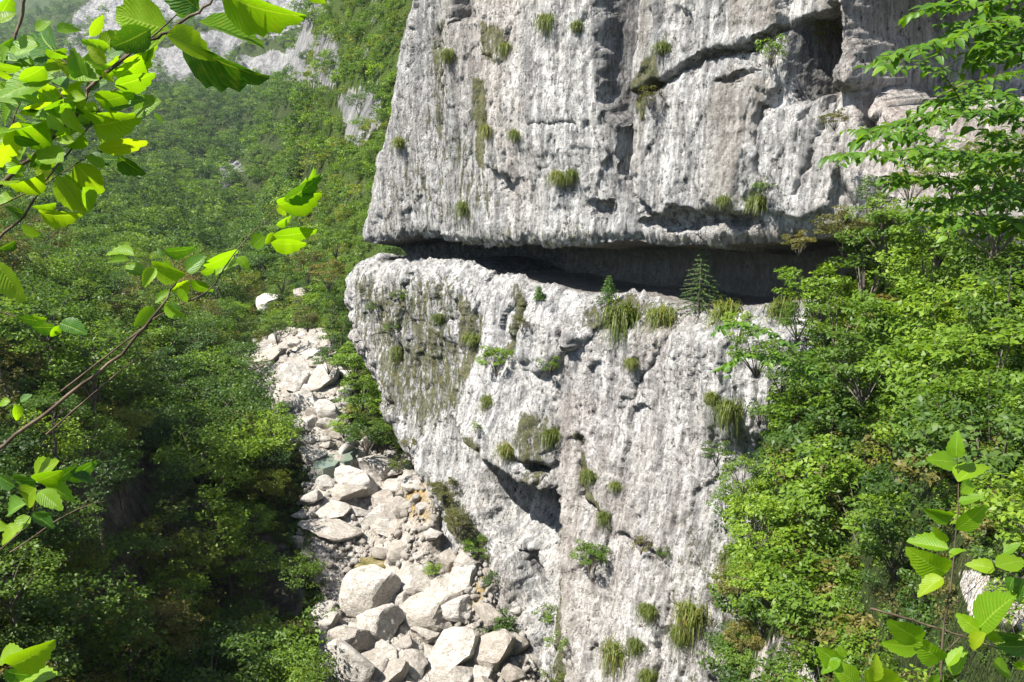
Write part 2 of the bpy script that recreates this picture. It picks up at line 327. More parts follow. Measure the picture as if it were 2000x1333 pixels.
# base positions for reading the picture-space relief map
Xb = P0[0] + AA * E[0] + (NN + G * (FR > .9)) * NO[0]; Yb = P0[1] + AA * E[1] + (NN + G * (FR > .9)) * NO[1]
PX, PY = proj(Xb, Yb, Zg)
wx = 9 * fbm(AA * 0.5, Zg * 0.5, 0 * AA, 3, 3) + 5 * fbm(AA * 2, Zg * 2, 0 * AA, 2, 5); wy = 9 * fbm(AA * 0.5, Zg * 0.5, 0 * AA + 7, 3, 4) + 5 * fbm(AA * 2, Zg * 2, 0 * AA + 3, 2, 6)
QX, QY = PX + wx, PY + wy
FRONT = (FR > .9).astype(float); LOW = FRONT * (1 - UP)
SLP = 0.0
def ramped(xl, L, yl=None, yh=None): 
    m_ = sstep(xl, xl + L, PX + (PY - 900) * SLP)
    return m_ if yl is None else m_ * (1 - .88 * sstep(yl, yh, PY))
RELIEF = [  # polygon, offset in metres (+ out), softness px, where
 ([(915, 830), (960, 866), (1010, 903), (1060, 928), (1098, 953), (1100, 1190), (1030, 1190), (985, 1120), (935, 1000), (915, 900)], -2.5, 6, LOW * ramped(928, 44, 1010, 1120)),
 ([(985, 1080), (1032, 1085), (1062, 1140), (1080, 1190), (1075, 1240), (985, 1240)], -3.2, 4, LOW * ramped(985, 30, 1160, 1230)),
 ([(1060, 868), (1094, 895), (1094, 925), (1065, 905)], -1.4, 5, LOW),
 ([(800, 560), (1180, 560), (1150, 972), (1098, 950), (1048, 912), (998, 880), (948, 846), (800, 746)], 2.1, 4, LOW * sstep(600, 850, PY) * sstep(860, 965, PX) * (1 - sstep(1075, 1125, PX))),
 ([(1106, 960), (1112, 1400), (1700, 1400), (1700, 640), (1135, 640), (1112, 760)], 0.75, 14, LOW),
 ([(1045, 570), (1130, 560), (1240, 600), (1150, 660), (1080, 720), (1040, 690)], 0.75, 8, LOW),
 ([(1024, 590), (1044, 590), (1040, 700), (1010, 700)], -0.9, 7, LOW),
 ([(790, 540), (920, 560), (910, 660), (800, 700), (770, 640)], 0.5, 30, LOW),
 ([(660, 600), (680, 600), (690, 650), (668, 655)], -0.9, 8, LOW),
 ([(800, 900), (835, 960), (940, 1120), (960, 1400), (860, 1400), (800, 960)], -0.8, 16, LOW),
 ([(1550, 850), (1400, 870), (1440, 1400), (1800, 1400), (1800, 850)], -0.6, 50, LOW),
 ([(1380, 640), (1600, 620), (1560, 830), (1440, 850), (1400, 760)], 0.7, 30, LOW),
 # upper wall
 ([(960, -300), (955, 120), (965, 200), (958, 300), (965, 440), (1200, 440), (1225, 240), (1180, 200), (1185, -300)], 0.75, 6, UP * (1 - sstep(240, 430, QY))),
 ([(740, -300), (748, 520), (640, 520), (640, -300)], -0.3, 10, UP),
 ([(885, -300), (930, -300), (925, 40), (890, 45)], -1.1, 7, UP),
 ([(1180, -300), (1270, -300), (1250, 160), (1225, 235), (1195, 220), (1180, 100)], -0.9, 14, UP),
 ([(1262, -300), (1530, -300), (1540, 62), (1400, 112), (1330, 150), (1250, 195), (1245, 150)], 0.8, 5, UP),
 ([(1245, 200), (1330, 155), (1400, 115), (1540, 66), (1540, 150), (1500, 220), (1455, 430), (1250, 440), (1230, 330)], 0.45, 10, UP),
 ([(1335, 180), (1440, 125), (1510, 150), (1480, 230), (1440, 410), (1390, 400)], 0.3, 14, UP),
 ([(1540, 60), (1650, 20), (1660, 110), (1640, 175), (1575, 200), (1535, 160)], -2.8, 10, UP * ramped(1535, 60)),
 ([(1636, -200), (1658, -200), (1700, 110), (1702, 165), (1650, 178), (1632, 150)], 1.0, 7, UP),
 ([(1700, 250), (1655, -110), (1900, -140), (2700, -140), (2700, 80), (2200, 110), (2000, 185), (1880, 200), (1760, 205), (1700, 175)], -7.0, 16, UP * ramped(1640, 110)),
 ([(1500, 215), (1640, 180), (1650, 330), (1620, 420), (1560, 430), (1510, 410), (1490, 300)], 0.45, 6, UP),
 ([(1645, 210), (1760, 215), (2000, 195), (2300, 130), (2400, 430), (1700, 430), (1640, 330)], 0.5, 16, UP),
 ([(1250, 438), (1330, 405), (1470, 425), (1490, 440), (1330, 450)], -1.2, 7, UP),
 ([(985, 335), (1005, 345), (1005, 380), (985, 375)], -0.9, 6, UP), ([(1150, 395), (1185, 395), (1180, 412), (1155, 412)], -0.9, 6, UP),
 ([(1110, 350), (1122, 350), (1120, 385), (1108, 380)], -0.6, 5, UP),
]
HOLE = np.zeros(PX.shape)
for i_, (poly, off, soft, zone) in enumerate(RELIEF):
    if i_ < 2 or i_ == 3: m_ = pmask(PX, PY + .25 * wy, poly, soft) * zone; HOLE = np.maximum(HOLE, m_ * (i_ < 2))
    else: m_ = pmask(QX, QY, poly, soft) * zone
    G += off * m_
def crackline(pts, depth, w, zone):
    global G
    d = np.full(PX.shape, 1e9)
    for (ax, ay), (bx, by) in zip(pts[:-1], pts[1:]):
        t = np.clip(((QX - ax) * (bx - ax) + (QY - ay) * (by - ay)) / ((bx - ax) ** 2 + (by - ay) ** 2), 0, 1)
        d = np.minimum(d, np.hypot(QX - ax - t * (bx - ax), QY - ay - t * (by - ay)))
    G -= depth * np.exp(-(d / w) ** 2) * zone
for pts, dp, w in [([(1250, 190), (1330, 150), (1400, 113), (1540, 64)], 1.0, 4), ([(1420, 160), (1490, 135)], .5, 3), ([(960, 0), (952, 150), (962, 330)], .6, 4), ([(1228, 250), (1222, 330), (1240, 380), (1290, 440)], .8, 5),
                   ([(870, 60), (868, 240)], .4, 4), ([(1050, 245), (1140, 246)], .3, 2.5), ([(1500, 210), (1480, 330), (1500, 410)], .8, 6), ([(1640, 180), (1600, 300), (1560, 380)], .5, 6), ([(1600, 190), (1560, 300)], .35, 5)]: crackline(pts, dp, w, UP)
for pts, dp, w in [([(1045, 590), (1036, 690), (1075, 700)], .9, 5), ([(1160, 640), (1120, 720), (1104, 900)], .5, 5), ([(1148, 850), (1150, 960), (1190, 1010)], .7, 6), ([(1108, 950), (1108, 1333)], .7, 6), ([(1320, 640), (1240, 800)], .3, 5),
                   ([(800, 540), (780, 700)], .5, 5), ([(860, 540), (905, 700), (900, 800)], .35, 5), ([(1040, 870), (1085, 905)], .8, 6), ([(700, 640), (715, 700), (760, 800)], .5, 6), ([(1230, 1040), (1300, 1080)], .6, 7), ([(1330, 1150), (1290, 1333)], .5, 7), ([(1180, 1250), (1230, 1280)], .5, 6)]: crackline(pts, dp, w, LOW)
X0 = P0[0] + AA * E[0] + (NN + G) * NO[0]; Y0 = P0[1] + AA * E[1] + (NN + G) * NO[1]; Z0 = Zg.copy()
def normals(X, Y, Z):
    Pm = np.stack([X, Y, Z], -1); du = np.gradient(Pm, axis=1); dv = np.gradient(Pm, axis=0)
    n = np.cross(du, dv); n /= np.linalg.norm(n, axis=-1)[..., None] + 1e-9
    return n
n = normals(X0, Y0, Z0)
sgn = np.sign((n[200, 300] * np.array([NO[0], NO[1], 0])).sum()); n *= sgn
amp = np.clip(FR, 0.3, 1)
u = AA; zz = Z0; nn_ = NN * 0.8
big = fbm(u * 0.10, zz * 0.07, nn_ * .1, 3, 11) * 0.55 + fbm(u * 0.34, zz * 0.16, nn_ * .3, 3, 12) * 0.24
flute = fbm(u * 1.25, zz * 0.16, nn_, 4, 13, 0.6, True) * 0.24
med = fbm(u * 1.2, zz * 0.55, nn_ + G, 6, 14, 0.62) * 0.085
ledg = fbm(u * .5, zz * 1.5, nn_, 3, 19, .6, True) * 0.07
fine = fbm(u * 5.0, zz * 1.1, nn_ * 3 + G * 3, 4, 15, 0.7, True) * 0.075
pitn = fbm(u * 2.6, zz * 1.7, nn_ * 2, 3, 16, 0.6); pit = -0.10 * sstep(0.40, 0.62, pitn) * sstep(-.1, .3, fbm(u * .3, zz * .3, nn_, 2, 61))
lipk = np.exp(-np.abs(zz - np.where(UP > 0, zu[None, :], zl[None, :])) / 0.5)
def cells(a, b, seed, tiltk):
    ia, ib = np.floor(a), np.floor(b); best = np.full(a.shape, 1e9, np.float32); val = np.zeros(a.shape, np.float32); z0_ = np.zeros(1)
    for da in (-1, 0, 1):
        for db in (-1, 0, 1):
            ca, cb = ia + da, ib + db; i1, i2 = ca.astype(np.int64), cb.astype(np.int64); i3 = np.zeros_like(i1)
            xa = ca + .5 + .45 * _h(i1, i2, i3, seed); xb = cb + .5 + .45 * _h(i1, i2, i3, seed + 1); d = (a - xa) ** 2 + (b - xb) ** 2
            v = .6 * _h(i1, i2, i3, seed + 2) + tiltk * (_h(i1, i2, i3, seed + 3) * (a - xa) + _h(i1, i2, i3, seed + 4) * (b - xb)); k = d < best
            best = np.where(k, d, best); val = np.where(k, v, val)
    return val
wa = .5 * fbm(u * .8, zz * .8, nn_, 3, 71); wb = .5 * fbm(u * .8, zz * .8, nn_ + 9, 3, 72)
facet = cells((u + wa) / 2.4, (zz + wb * 2) / 4.6, 80, 1.3) * .17 + cells((u + wa) / .8, (zz + wb) / 1.5, 90, 1.3) * .10 + cells(u / .33 + wa * 2, zz / .5 + wb, 97, 1.2) * .05
calm = 1 - .5 * HOLE
D = calm * (1 - .22 * UP) * (facet * np.clip(FR * 1.2, .4, 1) + (1 - HOLE) * big * FRONT + flute * FRONT + med * amp + ledg * FRONT + fine * amp + pit * FRONT + lipk * FRONT * (.10 + .25 * UP) * fbm(u * 1.6, zz * .2, nn_, 4, 18, .6))
# horizontal ragged teeth on both lips
Z0 += (lipk * UP * 0.30 * fbm(u * 1.3, 0 * u, 0 * u, 4, 21, .6)) + (1 - UP) * lipk * 0.08 * fbm(u * 0.9, 0 * u, 0 * u, 4, 22, .6) * FRONT
XC, YC, ZC = X0 + n[..., 0] * D, Y0 + n[..., 1] * D, Z0 + n[..., 2] * D * 0.8
CPX, CPY = proj(XC, YC, ZC)
# stains and moss with shapes of their own, and recess shade painted dark (read on the wall)
sx, sy = PX + 14 * fbm(u * .8, zz * .1, 0 * u, 3, 31), PY + 20 * fbm(u * .6, zz * .2, 0 * u, 3, 32)
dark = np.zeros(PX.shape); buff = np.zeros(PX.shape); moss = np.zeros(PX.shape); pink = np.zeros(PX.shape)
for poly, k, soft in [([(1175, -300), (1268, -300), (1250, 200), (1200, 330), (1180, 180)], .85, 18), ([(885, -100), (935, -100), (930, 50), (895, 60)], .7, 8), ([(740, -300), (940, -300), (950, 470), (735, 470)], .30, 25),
      ([(1540, 50), (1650, 20), (1650, 130), (1620, 190), (1550, 200)], .85, 14), ([(1190, 250), (1235, 250), (1225, 420), (1170, 440)], .35, 20), ([(1295, 130), (1310, 0), (1330, 0), (1300, 400), (1260, 420)], .3, 12),  # first polygon paints the shade inside the black cleft
      ([(870, 330), (930, 300), (930, 400), (900, 420)], .35, 20), ([(925, 840), (1098, 955), (1098, 1030), (1000, 985), (930, 900)], .75, 14), ([(1000, 1085), (1035, 1095), (1062, 1160), (1010, 1170)], .7, 8), ([(1205, 900), (1250, 900), (1240, 1050), (1210, 1040)], .25, 16), ([(1290, 560), (1650, 380), (1700, 600), (1300, 600)], .3, 20)]:  # shade of the hollow, small hole and right slot end is painted in
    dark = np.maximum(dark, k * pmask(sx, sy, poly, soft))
for poly, k, soft in [([(1400, 170), (1440, 130), (1525, 150), (1480, 240), (1450, 330), (1440, 420), (1385, 420), (1390, 300)], .6, 12), ([(1420, -200), (1540, -200), (1540, 40), (1440, 80)], .6, 14), ([(755, 20), (790, 0), (770, 200), (745, 330), (725, 430), (715, 400)], .45, 14),
      ([(1240, 250), (1275, 200), (1260, 330), (1240, 380)], .5, 10), ([(1265, -200), (1300, -200), (1290, 100), (1262, 140)], .5, 10), ([(1110, 760), (1150, 760), (1140, 1333), (1105, 1333)], .4, 16), ([(1180, 590), (1400, 590), (1340, 660), (1250, 720), (1260, 640)], .4, 20), ([(1300, 470), (1700, 420), (1700, 590), (1300, 590)], .7, 20)]:
    buff = np.maximum(buff, k * pmask(sx, sy, poly, soft))
pink = np.maximum(pmask(sx, sy, [(1660, 200), (2400, 100), (2400, 440), (1700, 440)], 40) * .45, .2 * pmask(sx, sy, [(1100, 640), (1400, 640), (1400, 1333), (1100, 1333)], 60))
for poly, k, soft in [([(750, 330), (930, 200), (1000, 380), (960, 470), (740, 470)], .32, 40), ([(840, 40), (880, 40), (870, 280), (840, 260)], .5, 14), ([(925, 160), (955, 150), (955, 330), (935, 320)], .8, 8),
      ([(690, 540), (900, 540), (930, 800), (820, 850), (740, 800)], .55, 40), ([(900, 560), (960, 640), (925, 760), (905, 720)], .7, 10), ([(1012, 560), (1048, 600), (1030, 690), (1000, 690)], .9, 10),
      ([(1140, 840), (1156, 840), (1165, 950), (1200, 1010), (1170, 1000), (1140, 940)], 1.2, 6), ([(1088, 1040), (1112, 1040), (1112, 1333), (1080, 1333)], 1.0, 8), ([(1240, 180), (1300, 100), (1310, 150), (1262, 240)], 1.0, 10),
      ([(1160, 590), (1290, 590), (1260, 640), (1150, 640)], .6, 14), ([(1060, 800), (1095, 800), (1095, 960), (1070, 940)], .6, 10), ([(960, 40), (1010, 60), (990, 120), (960, 110)], .7, 10),
      ([(900, 440), (1180, 440), (1180, 500), (900, 500)], .35, 16), ([(930, 820), (950, 840), (1000, 880), (985, 890), (925, 860)], 1.0, 8), ([(1360, 1000), (1500, 1000), (1500, 1333), (1300, 1333)], .3, 40), ([(840, 930), (880, 960), (960, 1100), (900, 1060)], 1.2, 10)]:
    moss = np.maximum(moss, k * pmask(sx, sy, poly, soft))
moss *= FRONT; buffk = buff * FRONT; dark = np.maximum(dark, (1 - FRONT) * np.where(AA < 14, .8, .6)); buffk = np.maximum(buffk, (1 - FRONT) * (AA > 14) * .6)  # ledge slot: its shade is painted dark on floor, back and roof
V = np.stack([XC, YC, ZC], -1).reshape(-1, 3)
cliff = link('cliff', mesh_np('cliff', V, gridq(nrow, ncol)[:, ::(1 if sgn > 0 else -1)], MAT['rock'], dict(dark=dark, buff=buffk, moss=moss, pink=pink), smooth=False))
tag(cliff, 'tall pale grey limestone cliff with a dark undercut ledge running across it', kind='structure')
print('cliff', len(V), round(time.time() - T0, 1))
CVX, CVY, CV3 = CPX.ravel(), CPY.ravel(), V
_vis = (np.broadcast_to(np.arange(ncol), (nrow, ncol)) >= nb + 10).ravel()
def on_cliff(px, py, r=7):
    k = np.where((np.abs(CVX - px) < r) & (np.abs(CVY - py) < r) & _vis)[0]
    if not len(k): return Vector(face(px, py))
    return Vector(CV3[k[np.argmin(CV3[k, 1])]])
# ================================================================ TERRAIN
def fY(px, py): return float(face(px, py)[1])
TP = []   # (px, py, forward distance): the ground under the plants
def col(px, *pairs):
    for Y, py in pairs: TP.append((px, py, Y))
for (x, y) in [(850, 960), (905, 1040), (960, 1120), (1005, 1200), (1045, 1300), (1070, 1400)]: TP.append((x, y, fY(x, y) + 0.3))
col(-900, (6, 1700), (12, 1250), (25, 850), (45, 620), (90, 420), (250, 220), (700, 60), (1500, -100))
col(-350, (6, 2000), (15, 1450), (28, 1080), (42, 800), (60, 610), (100, 470), (250, 320), (600, 150), (1500, -60))
col(60, (5, 2400), (14, 1900), (25, 1450), (35, 1190), (39, 1080), (42, 880), (60, 740), (80, 600), (120, 500), (250, 370), (400, 280), (600, 190), (900, 105), (1200, 58), (1500, 44))
col(200, (5, 2400), (14, 2100), (25, 1600), (35, 1310), (42, 1180), (46, 950), (60, 820), (80, 680), (120, 560), (250, 400), (400, 320), (600, 200), (760, 155), (800, 110), (1000, 50), (1300, -40), (1500, -80))
col(400, (5, 2400), (14, 2200), (28, 1760), (40, 1420), (49, 1240), (53, 1050), (60, 960), (75, 810), (100, 660), (140, 560), (200, 490), (300, 420), (450, 310), (600, 215), (740, 170), (770, 110), (900, 80), (1000, 20), (1100, -80), (1500, -160))
col(540, (60, 965), (70, 830), (80, 720), (100, 640), (130, 560), (170, 500), (230, 450), (300, 400), (450, 290), (600, 195), (740, 168), (760, 90), (900, 60), (1000, -20), (1500, -180))
col(640, (35, 1560), (40, 1420), (45, 1300), (50, 1175), (55, 1075), (60, 955), (64, 885), (68, 830), (75, 745), (82, 680), (92, 600), (104, 540), (120, 450), (135, 360), (150, 240), (170, 120), (200, 0), (400, -100), (1500, -180))
col(760, (35, 1560), (42, 1370), (48, 1230), (55, 1085), (60, 975), (66, 900), (74, 760), (84, 620), (95, 480), (110, 300), (125, 130), (145, -40), (180, -200), (400, -300), (1500, -400))
col(880, (35, 1580), (42, 1390), (48, 1240), (54, 1110), (80, 760), (110, 300), (180, -200), (1500, -400))
col(980, (30, 1800), (38, 1520), (42, 1400), (46, 1290), (51, 1190))
col(1000, (5, 2400), (14, 2200), (22, 1990))
col(1200, (14, 2300), (22, 2000), (32, 1720), (40, 1500), (110, 300), (400, -300))
col(1400, (8, 2500), (16, 2100), (24, 1800), (30, 1640), (36, 1480), (41, 1370))
col(1520, (12, 2100), (20, 1600), (26, 1330), (32, 1130), (38, 960), (42, 830))
col(1640, (8, 2300), (14, 1720), (20, 1340), (25, 1110), (30, 930), (35, 780), (39, 670), (44, 600))
col(1800, (5, 2300), (9, 1700), (13, 1330), (18, 1050), (24, 850), (30, 720), (36, 620), (42, 590))
col(2000, (5, 1900), (8, 1400), (12, 1090), (18, 850), (25, 690), (31, 600), (38, 560), (60, 500), (300, 200), (1500, -300))
col(2600, (5, 1500), (10, 1050), (20, 700), (32, 560), (60, 450), (300, 150), (1500, -300))
TP = np.array(TP, float); ts, te = ray(TP[:, 0], TP[:, 1]); tl = np.log(TP[:, 2])
SS = 2.2
A_ = np.stack([ts * SS, tl * 0.9], 1)
def _phi(d2): return 0.5 * d2 * np.log(d2 + 1e-12)
Nn = len(A_); K = _phi(((A_[:, None] - A_[None]) ** 2).sum(-1)) + np.eye(Nn) * 0.0006
Pm = np.concatenate([np.ones((Nn, 1)), A_], 1)
Mx = np.block([[K, Pm], [Pm.T, np.zeros((3, 3))]]); W = np.linalg.solve(Mx, np.concatenate([te, np.zeros(3)]))
def e_at(s, Y):
    s = np.asarray(s, float); Y = np.asarray(Y, float); s, Y = np.broadcast_arrays(s, Y); q = np.stack([s.ravel() * SS, np.log(Y.ravel()) * 0.9], 1); out = np.empty(len(q))
    for i in range(0, len(q), 20000):
        b = q[i:i + 20000]; out[i:i + 20000] = _phi(((b[:, None] - A_[None]) ** 2).sum(-1)) @ W[:Nn] + W[Nn] + b @ W[Nn + 1:]
    return out.reshape(s.shape)
BED = [(600, 1500), (640, 1200), (585, 1060), (590, 1000), (610, 930), (560, 830), (500, 790), (450, 700), (560, 640), (640, 640), (680, 740), (670, 860), (760, 870), (840, 950), (900, 1030), (960, 1120), (1000, 1200), (1060, 1330), (1100, 1600)]
ROCKP = [(BED, 1.0, 14), ([(480, 550), (560, 560), (600, 590), (520, 600)], .7, 14), ([(1480, 1260), (1590, 1240), (1600, 1400), (1450, 1400)], 1, 16), ([(1860, 1110), (1960, 1130), (2100, 1110), (2100, 1240), (1900, 1210)], 1, 20), ([(1920, 780), (2100, 740), (2100, 860), (1950, 850)], .8, 20),
         ([(60, 800), (330, 900), (460, 1000), (600, 1080), (600, 1220), (400, 1220), (250, 1260), (150, 1200), (40, 1000)], .75, 30)]
FARP = [([(400, 190), (430, 140), (470, 110), (560, 105), (580, 60), (655, 60), (660, 165), (560, 168), (500, 160)], 1.0, 10), ([(240, 160), (280, 105), (420, 60), (560, 30), (500, 0), (640, -60), (640, 30), (560, 60), (470, 90), (430, 130), (360, 170)], 1, 10),
        ([(120, 90), (150, 20), (230, -60), (560, -100), (450, 40), (300, 70), (220, 120), (140, 130)], .85, 14), ([(664, 190), (690, 170), (740, 175), (745, 240), (700, 290), (668, 280)], .85, 8), ([(700, 90), (760, 60), (750, 170), (700, 160)], .46, 12), ([(640, 380), (735, 290), (715, 400), (660, 450)], .42, 14), ([(420, 330), (460, 300), (480, 340), (430, 370)], .7, 10), ([(690, 0), (800, -100), (790, 60), (700, 60)], .42, 14)]
def terr(s, Y, detail=True):
    e = e_at(s, Y); z = e * Y; X = s * Y
    if detail:
        px, py = proj(X, Y, z); bed = pmask(px, py, BED, 30)
        k = np.minimum(Y, 900.0); farw = sstep(90, 350, Y)
        z = z + (1 - farw) * (1 - 0.75 * bed) * (0.9 * fbm(X * .16, Y * .16, 0 * X, 4, 41) + 0.25 * fbm(X * 1.1, Y * 1.1, 0 * X, 3, 42)) * sstep(4, 25, Y)
        z = z + bed * (0.35 * fbm(X * .8, Y * .8, 0 * X, 4, 43, .6, True) + 0.12 * fbm(X * 4, Y * 4, 0 * X, 3, 44))
        z = z + farw * k * (0.018 * fbm(X / k * 16, np.log(Y) * 16, 0 * X, 6, 45, .55, True) + 0.006 * fbm(X / k * 80, np.log(Y) * 70, 0 * X, 4, 46, .6, True))
    return z
sG = np.concatenate([np.linspace(-2.4, -0.66, 50), np.linspace(-0.65, 0.12, 300), np.linspace(0.13, 0.72, 120), np.linspace(.75, 2.0, 30)])
lG = np.concatenate([np.geomspace(2.5, 12, 40), np.geomspace(12.3, 38, 90), np.geomspace(38.3, 110, 230), np.geomspace(111, 690, 110), np.geomspace(693, 860, 90), np.geomspace(863, 1150, 60), np.geomspace(1156, 1700, 24)])
S2, Y2 = np.meshgrid(sG, lG); Z2 = terr(S2, Y2); X2 = S2 * Y2
tpx, tpy = proj(X2, Y2, Z2)
wx = 10 * fbm(tpx * .03, tpy * .03, 0 * tpx, 4, 51); wy = 10 * fbm(tpx * .03, tpy * .03, 0 * tpx + 5, 4, 52)
rock = np.zeros(tpx.shape); farr = np.zeros(tpx.shape)
for p, k, sft in ROCKP: rock = np.maximum(rock, k * pmask(tpx + wx, tpy + wy, p, sft) * ((Y2 < 110) & (Y2 > 9)))
for p, k, sft in FARP: farr = np.maximum(farr, k * pmask(tpx + wx * 1.4, tpy + wy * 1.4, p, sft) * (Y2 > 95))
rock = np.maximum(rock, farr)
och = np.maximum(pmask(tpx, tpy, [(770, 920), (830, 930), (840, 1020), (800, 1010), (780, 960)], 12), pmask(tpx, tpy, [(870, 1090), (960, 1130), (940, 1190), (870, 1160)], 14)) * (Y2 < 90)
mead = np.clip(pmask(tpx + wx, tpy + wy, [(600, -200), (830, -200), (760, 640), (480, 640), (540, 560), (630, 420), (650, 150)], 16) * (Y2 > 60) * (Y2 < 330), 0, 1)
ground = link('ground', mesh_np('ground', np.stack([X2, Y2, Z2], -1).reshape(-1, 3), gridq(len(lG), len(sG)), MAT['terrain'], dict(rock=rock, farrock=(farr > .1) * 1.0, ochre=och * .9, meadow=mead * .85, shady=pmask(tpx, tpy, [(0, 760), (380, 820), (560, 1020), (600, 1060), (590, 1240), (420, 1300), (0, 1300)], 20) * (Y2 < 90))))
tag(ground, 'steep gorge sides, stony stream bed and rocky mountain beyond', kind='structure')
print('terrain', round(time.time() - T0, 1))
def hit(px, py, Ymin=6.0, Ymax=1500.0):
    """nearest ground point seen through a picture point"""
    px = np.atleast_1d(np.asarray(px, float)); py = np.atleast_1d(np.asarray(py, float)); s, e = ray(px, py)
    Ys = np.geomspace(Ymin, Ymax, 260)
    zz = terr(np.broadcast_to(s[:, None], (len(s), 260)), np.broadcast_to(Ys, (len(s), 260)), False)
    below = (e[:, None] * Ys[None]) <= zz
    k = np.where(below.any(1), below.argmax(1), 259); Y = Ys[k]
    for i in range(len(s)):
        if k[i] > 0:
            a, b = Ys[k[i] - 1], Ys[k[i]]; fa = e[i] * a - zz[i, k[i] - 1]; fb = e[i] * b - zz[i, k[i]]
            if fa > fb: Y[i] = a + (b - a) * np.clip(fa / (fa - fb), 0, 1)
    return np.stack([s * Y, Y, e * Y], 1), below.any(1)

# ---------------------------------------------------------------- air
hz = bpy.data.materials.new('pale valley air'); hz.use_nodes = True; hn = hz.node_tree.nodes; hn.clear(); ho = hn.new('ShaderNodeOutputMaterial'); hv_ = hn.new('ShaderNodeVolumePrincipled')
hv_.inputs['Color'].default_value = (0.78, 0.88, 1.0, 1); hv_.inputs['Density'].default_value = HAZE; hv_.inputs['Anisotropy'].default_value = 0.2; hz.node_tree.links.new(hv_.outputs[0], ho.inputs['Volume'])
if HAZE > 0:
    b0 = (-4200, -20, float(min(Z2.min(), -44)) - 2); b1 = (3600, 1760, float(max(Z2.max(), ZC.max())) + 40)
    Vb = [(x, y, z) for x in (b0[0], b1[0]) for y in (b0[1], b1[1]) for z in (b0[2], b1[2])]; me = bpy.data.meshes.new('haze'); me.from_pydata(Vb, [], [(0, 1, 3, 2), (4, 6, 7, 5), (0, 4, 5, 1), (2, 3, 7, 6), (0, 2, 6, 4), (1, 5, 7, 3)]); me.materials.append(hz)
    tag(link('haze', me), 'thin bluish summer haze in the valley', kind='stuff'); print('zmax', Z2.max(), Z2.min())
# ================================================================ PLANT PROTOTYPES
def leaf_quads(C, Nrm, size, rng, aspect=0.55):
    n = len(C); d = rng.normal(size=(n, 3)); d -= (d * Nrm).sum(1)[:, None] * Nrm; d /= np.linalg.norm(d, axis=1)[:, None] + 1e-9
    w = np.cross(Nrm, d); L = size * rng.uniform(0.65, 1.25, n)[:, None]
    fold = Nrm * L * rng.uniform(-.06, .16, n)[:, None]
    V = np.stack([C - d * L * .5, C + w * L * aspect * .5 + d * L * .05 + fold, C + d * L * .5, C - w * L * aspect * .5 + d * L * .05 + fold], 1).reshape(-1, 3)
    return V, np.arange(4 * n).reshape(n, 4)
def crown_mesh(name, mat, seed, rad, zc, nclump, nleaf, size, flat=0.45, hole=0.0, upb=0.8, cr=0.34):
    rng = np.random.default_rng(seed); rad = np.array(rad, float)
    d = rng.normal(size=(nclump, 3)); d[:, 2] = np.abs(d[:, 2]) * 1.0 - 0.45; d /= np.linalg.norm(d, axis=1)[:, None]
    rr = rng.uniform(0.35, 1.0, nclump) ** 0.6; wob = 1 + 0.28 * fbm(d[:, 0] * 1.7, d[:, 1] * 1.7, d[:, 2] * 1.7 + seed, 2, seed)
    cc = d * rad * (rr * wob)[:, None] + [0, 0, zc]
    cs = rng.uniform(0.6, 1.3, nclump) * cr * rad.mean()
    k = rng.choice(nclump, nleaf, p=cs ** 2 / (cs ** 2).sum())
    o = rng.normal(size=(nleaf, 3)); o /= np.linalg.norm(o, axis=1)[:, None]; o *= rng.uniform(0.25, 1.0, nleaf)[:, None] ** 0.5
    C = cc[k] + o * cs[k][:, None] * [1, 1, flat]
    out = (C - [0, 0, zc * .8]); out /= np.linalg.norm(out, axis=1)[:, None] + 1e-6
    N = rng.normal(size=(nleaf, 3)) * 0.55 + out * 0.45 + [0, 0, upb]; N /= np.linalg.norm(N, axis=1)[:, None]
    V, Q = leaf_quads(C, N, size, rng)
    ct = rng.uniform(0, 1, nclump); tone = np.clip(0.45 * ct[k] + 0.55 * rng.uniform(0, 1, nleaf) ** 1.3, 0, 1)
    return mesh_np(name, V, Q, mat, dict(tone=np.repeat(tone, 4)), smooth=False), cc
def trunk_mesh(name, cc, h, r, seed, nl=9, base=(0, 0, -0.6)):
    rng = np.random.default_rng(seed); lean = rng.normal(size=2) * 0.06 * h
    t = np.linspace(0, 1, 7); P = np.stack([base[0] + lean[0] * t ** 1.5, base[1] + lean[1] * t ** 1.5, base[2] + t * (h - base[2])], 1)
    P[1:, :2] += rng.normal(size=(6, 2)) * 0.02 * h; paths = [(P, r * (1 - .85 * t))]
    for j in rng.choice(len(cc), min(nl, len(cc)), replace=False):
        q = cc[j]; i = int(np.clip((q[2] - .25 * h) / h * 6, 1, 5)); a = P[i]; m_ = (a + q) / 2 + [0, 0, .08 * h]
        tt = np.linspace(0, 1, 5)[:, None]; B = (1 - tt) ** 2 * a + 2 * tt * (1 - tt) * m_ + tt ** 2 * q
        paths.append((B, r * .42 * (1 - .8 * tt[:, 0])))
    V, Q = tube(paths, 5); return mesh_np(name, V, Q, MAT['bark'])
TREES = []      # (crown, trunk, height)
for k, (rx, ry, rz, zc, h, nl, sz, ncl) in enumerate([(2.3, 2.2, 2.0, 3.6, 5.0, 2600, .21, 46), (1.9, 2.0, 2.3, 3.6, 5.3, 2300, .20, 40), (2.7, 2.3, 1.7, 3.2, 4.4, 2700, .22, 52), (1.5, 1.6, 2.2, 3.3, 5.0, 1900, .19, 34), (2.2, 2.5, 1.5, 3.0, 4.0, 2400, .20, 44)]):
    cm, cc = crown_mesh('crown', MAT['leaf_mid'], 100 + k, (rx, ry, rz), zc, ncl, nl, sz); TREES.append((cm, trunk_mesh('trunk', cc, h * .8, .11, 200 + k), h))
SHRUBS = []
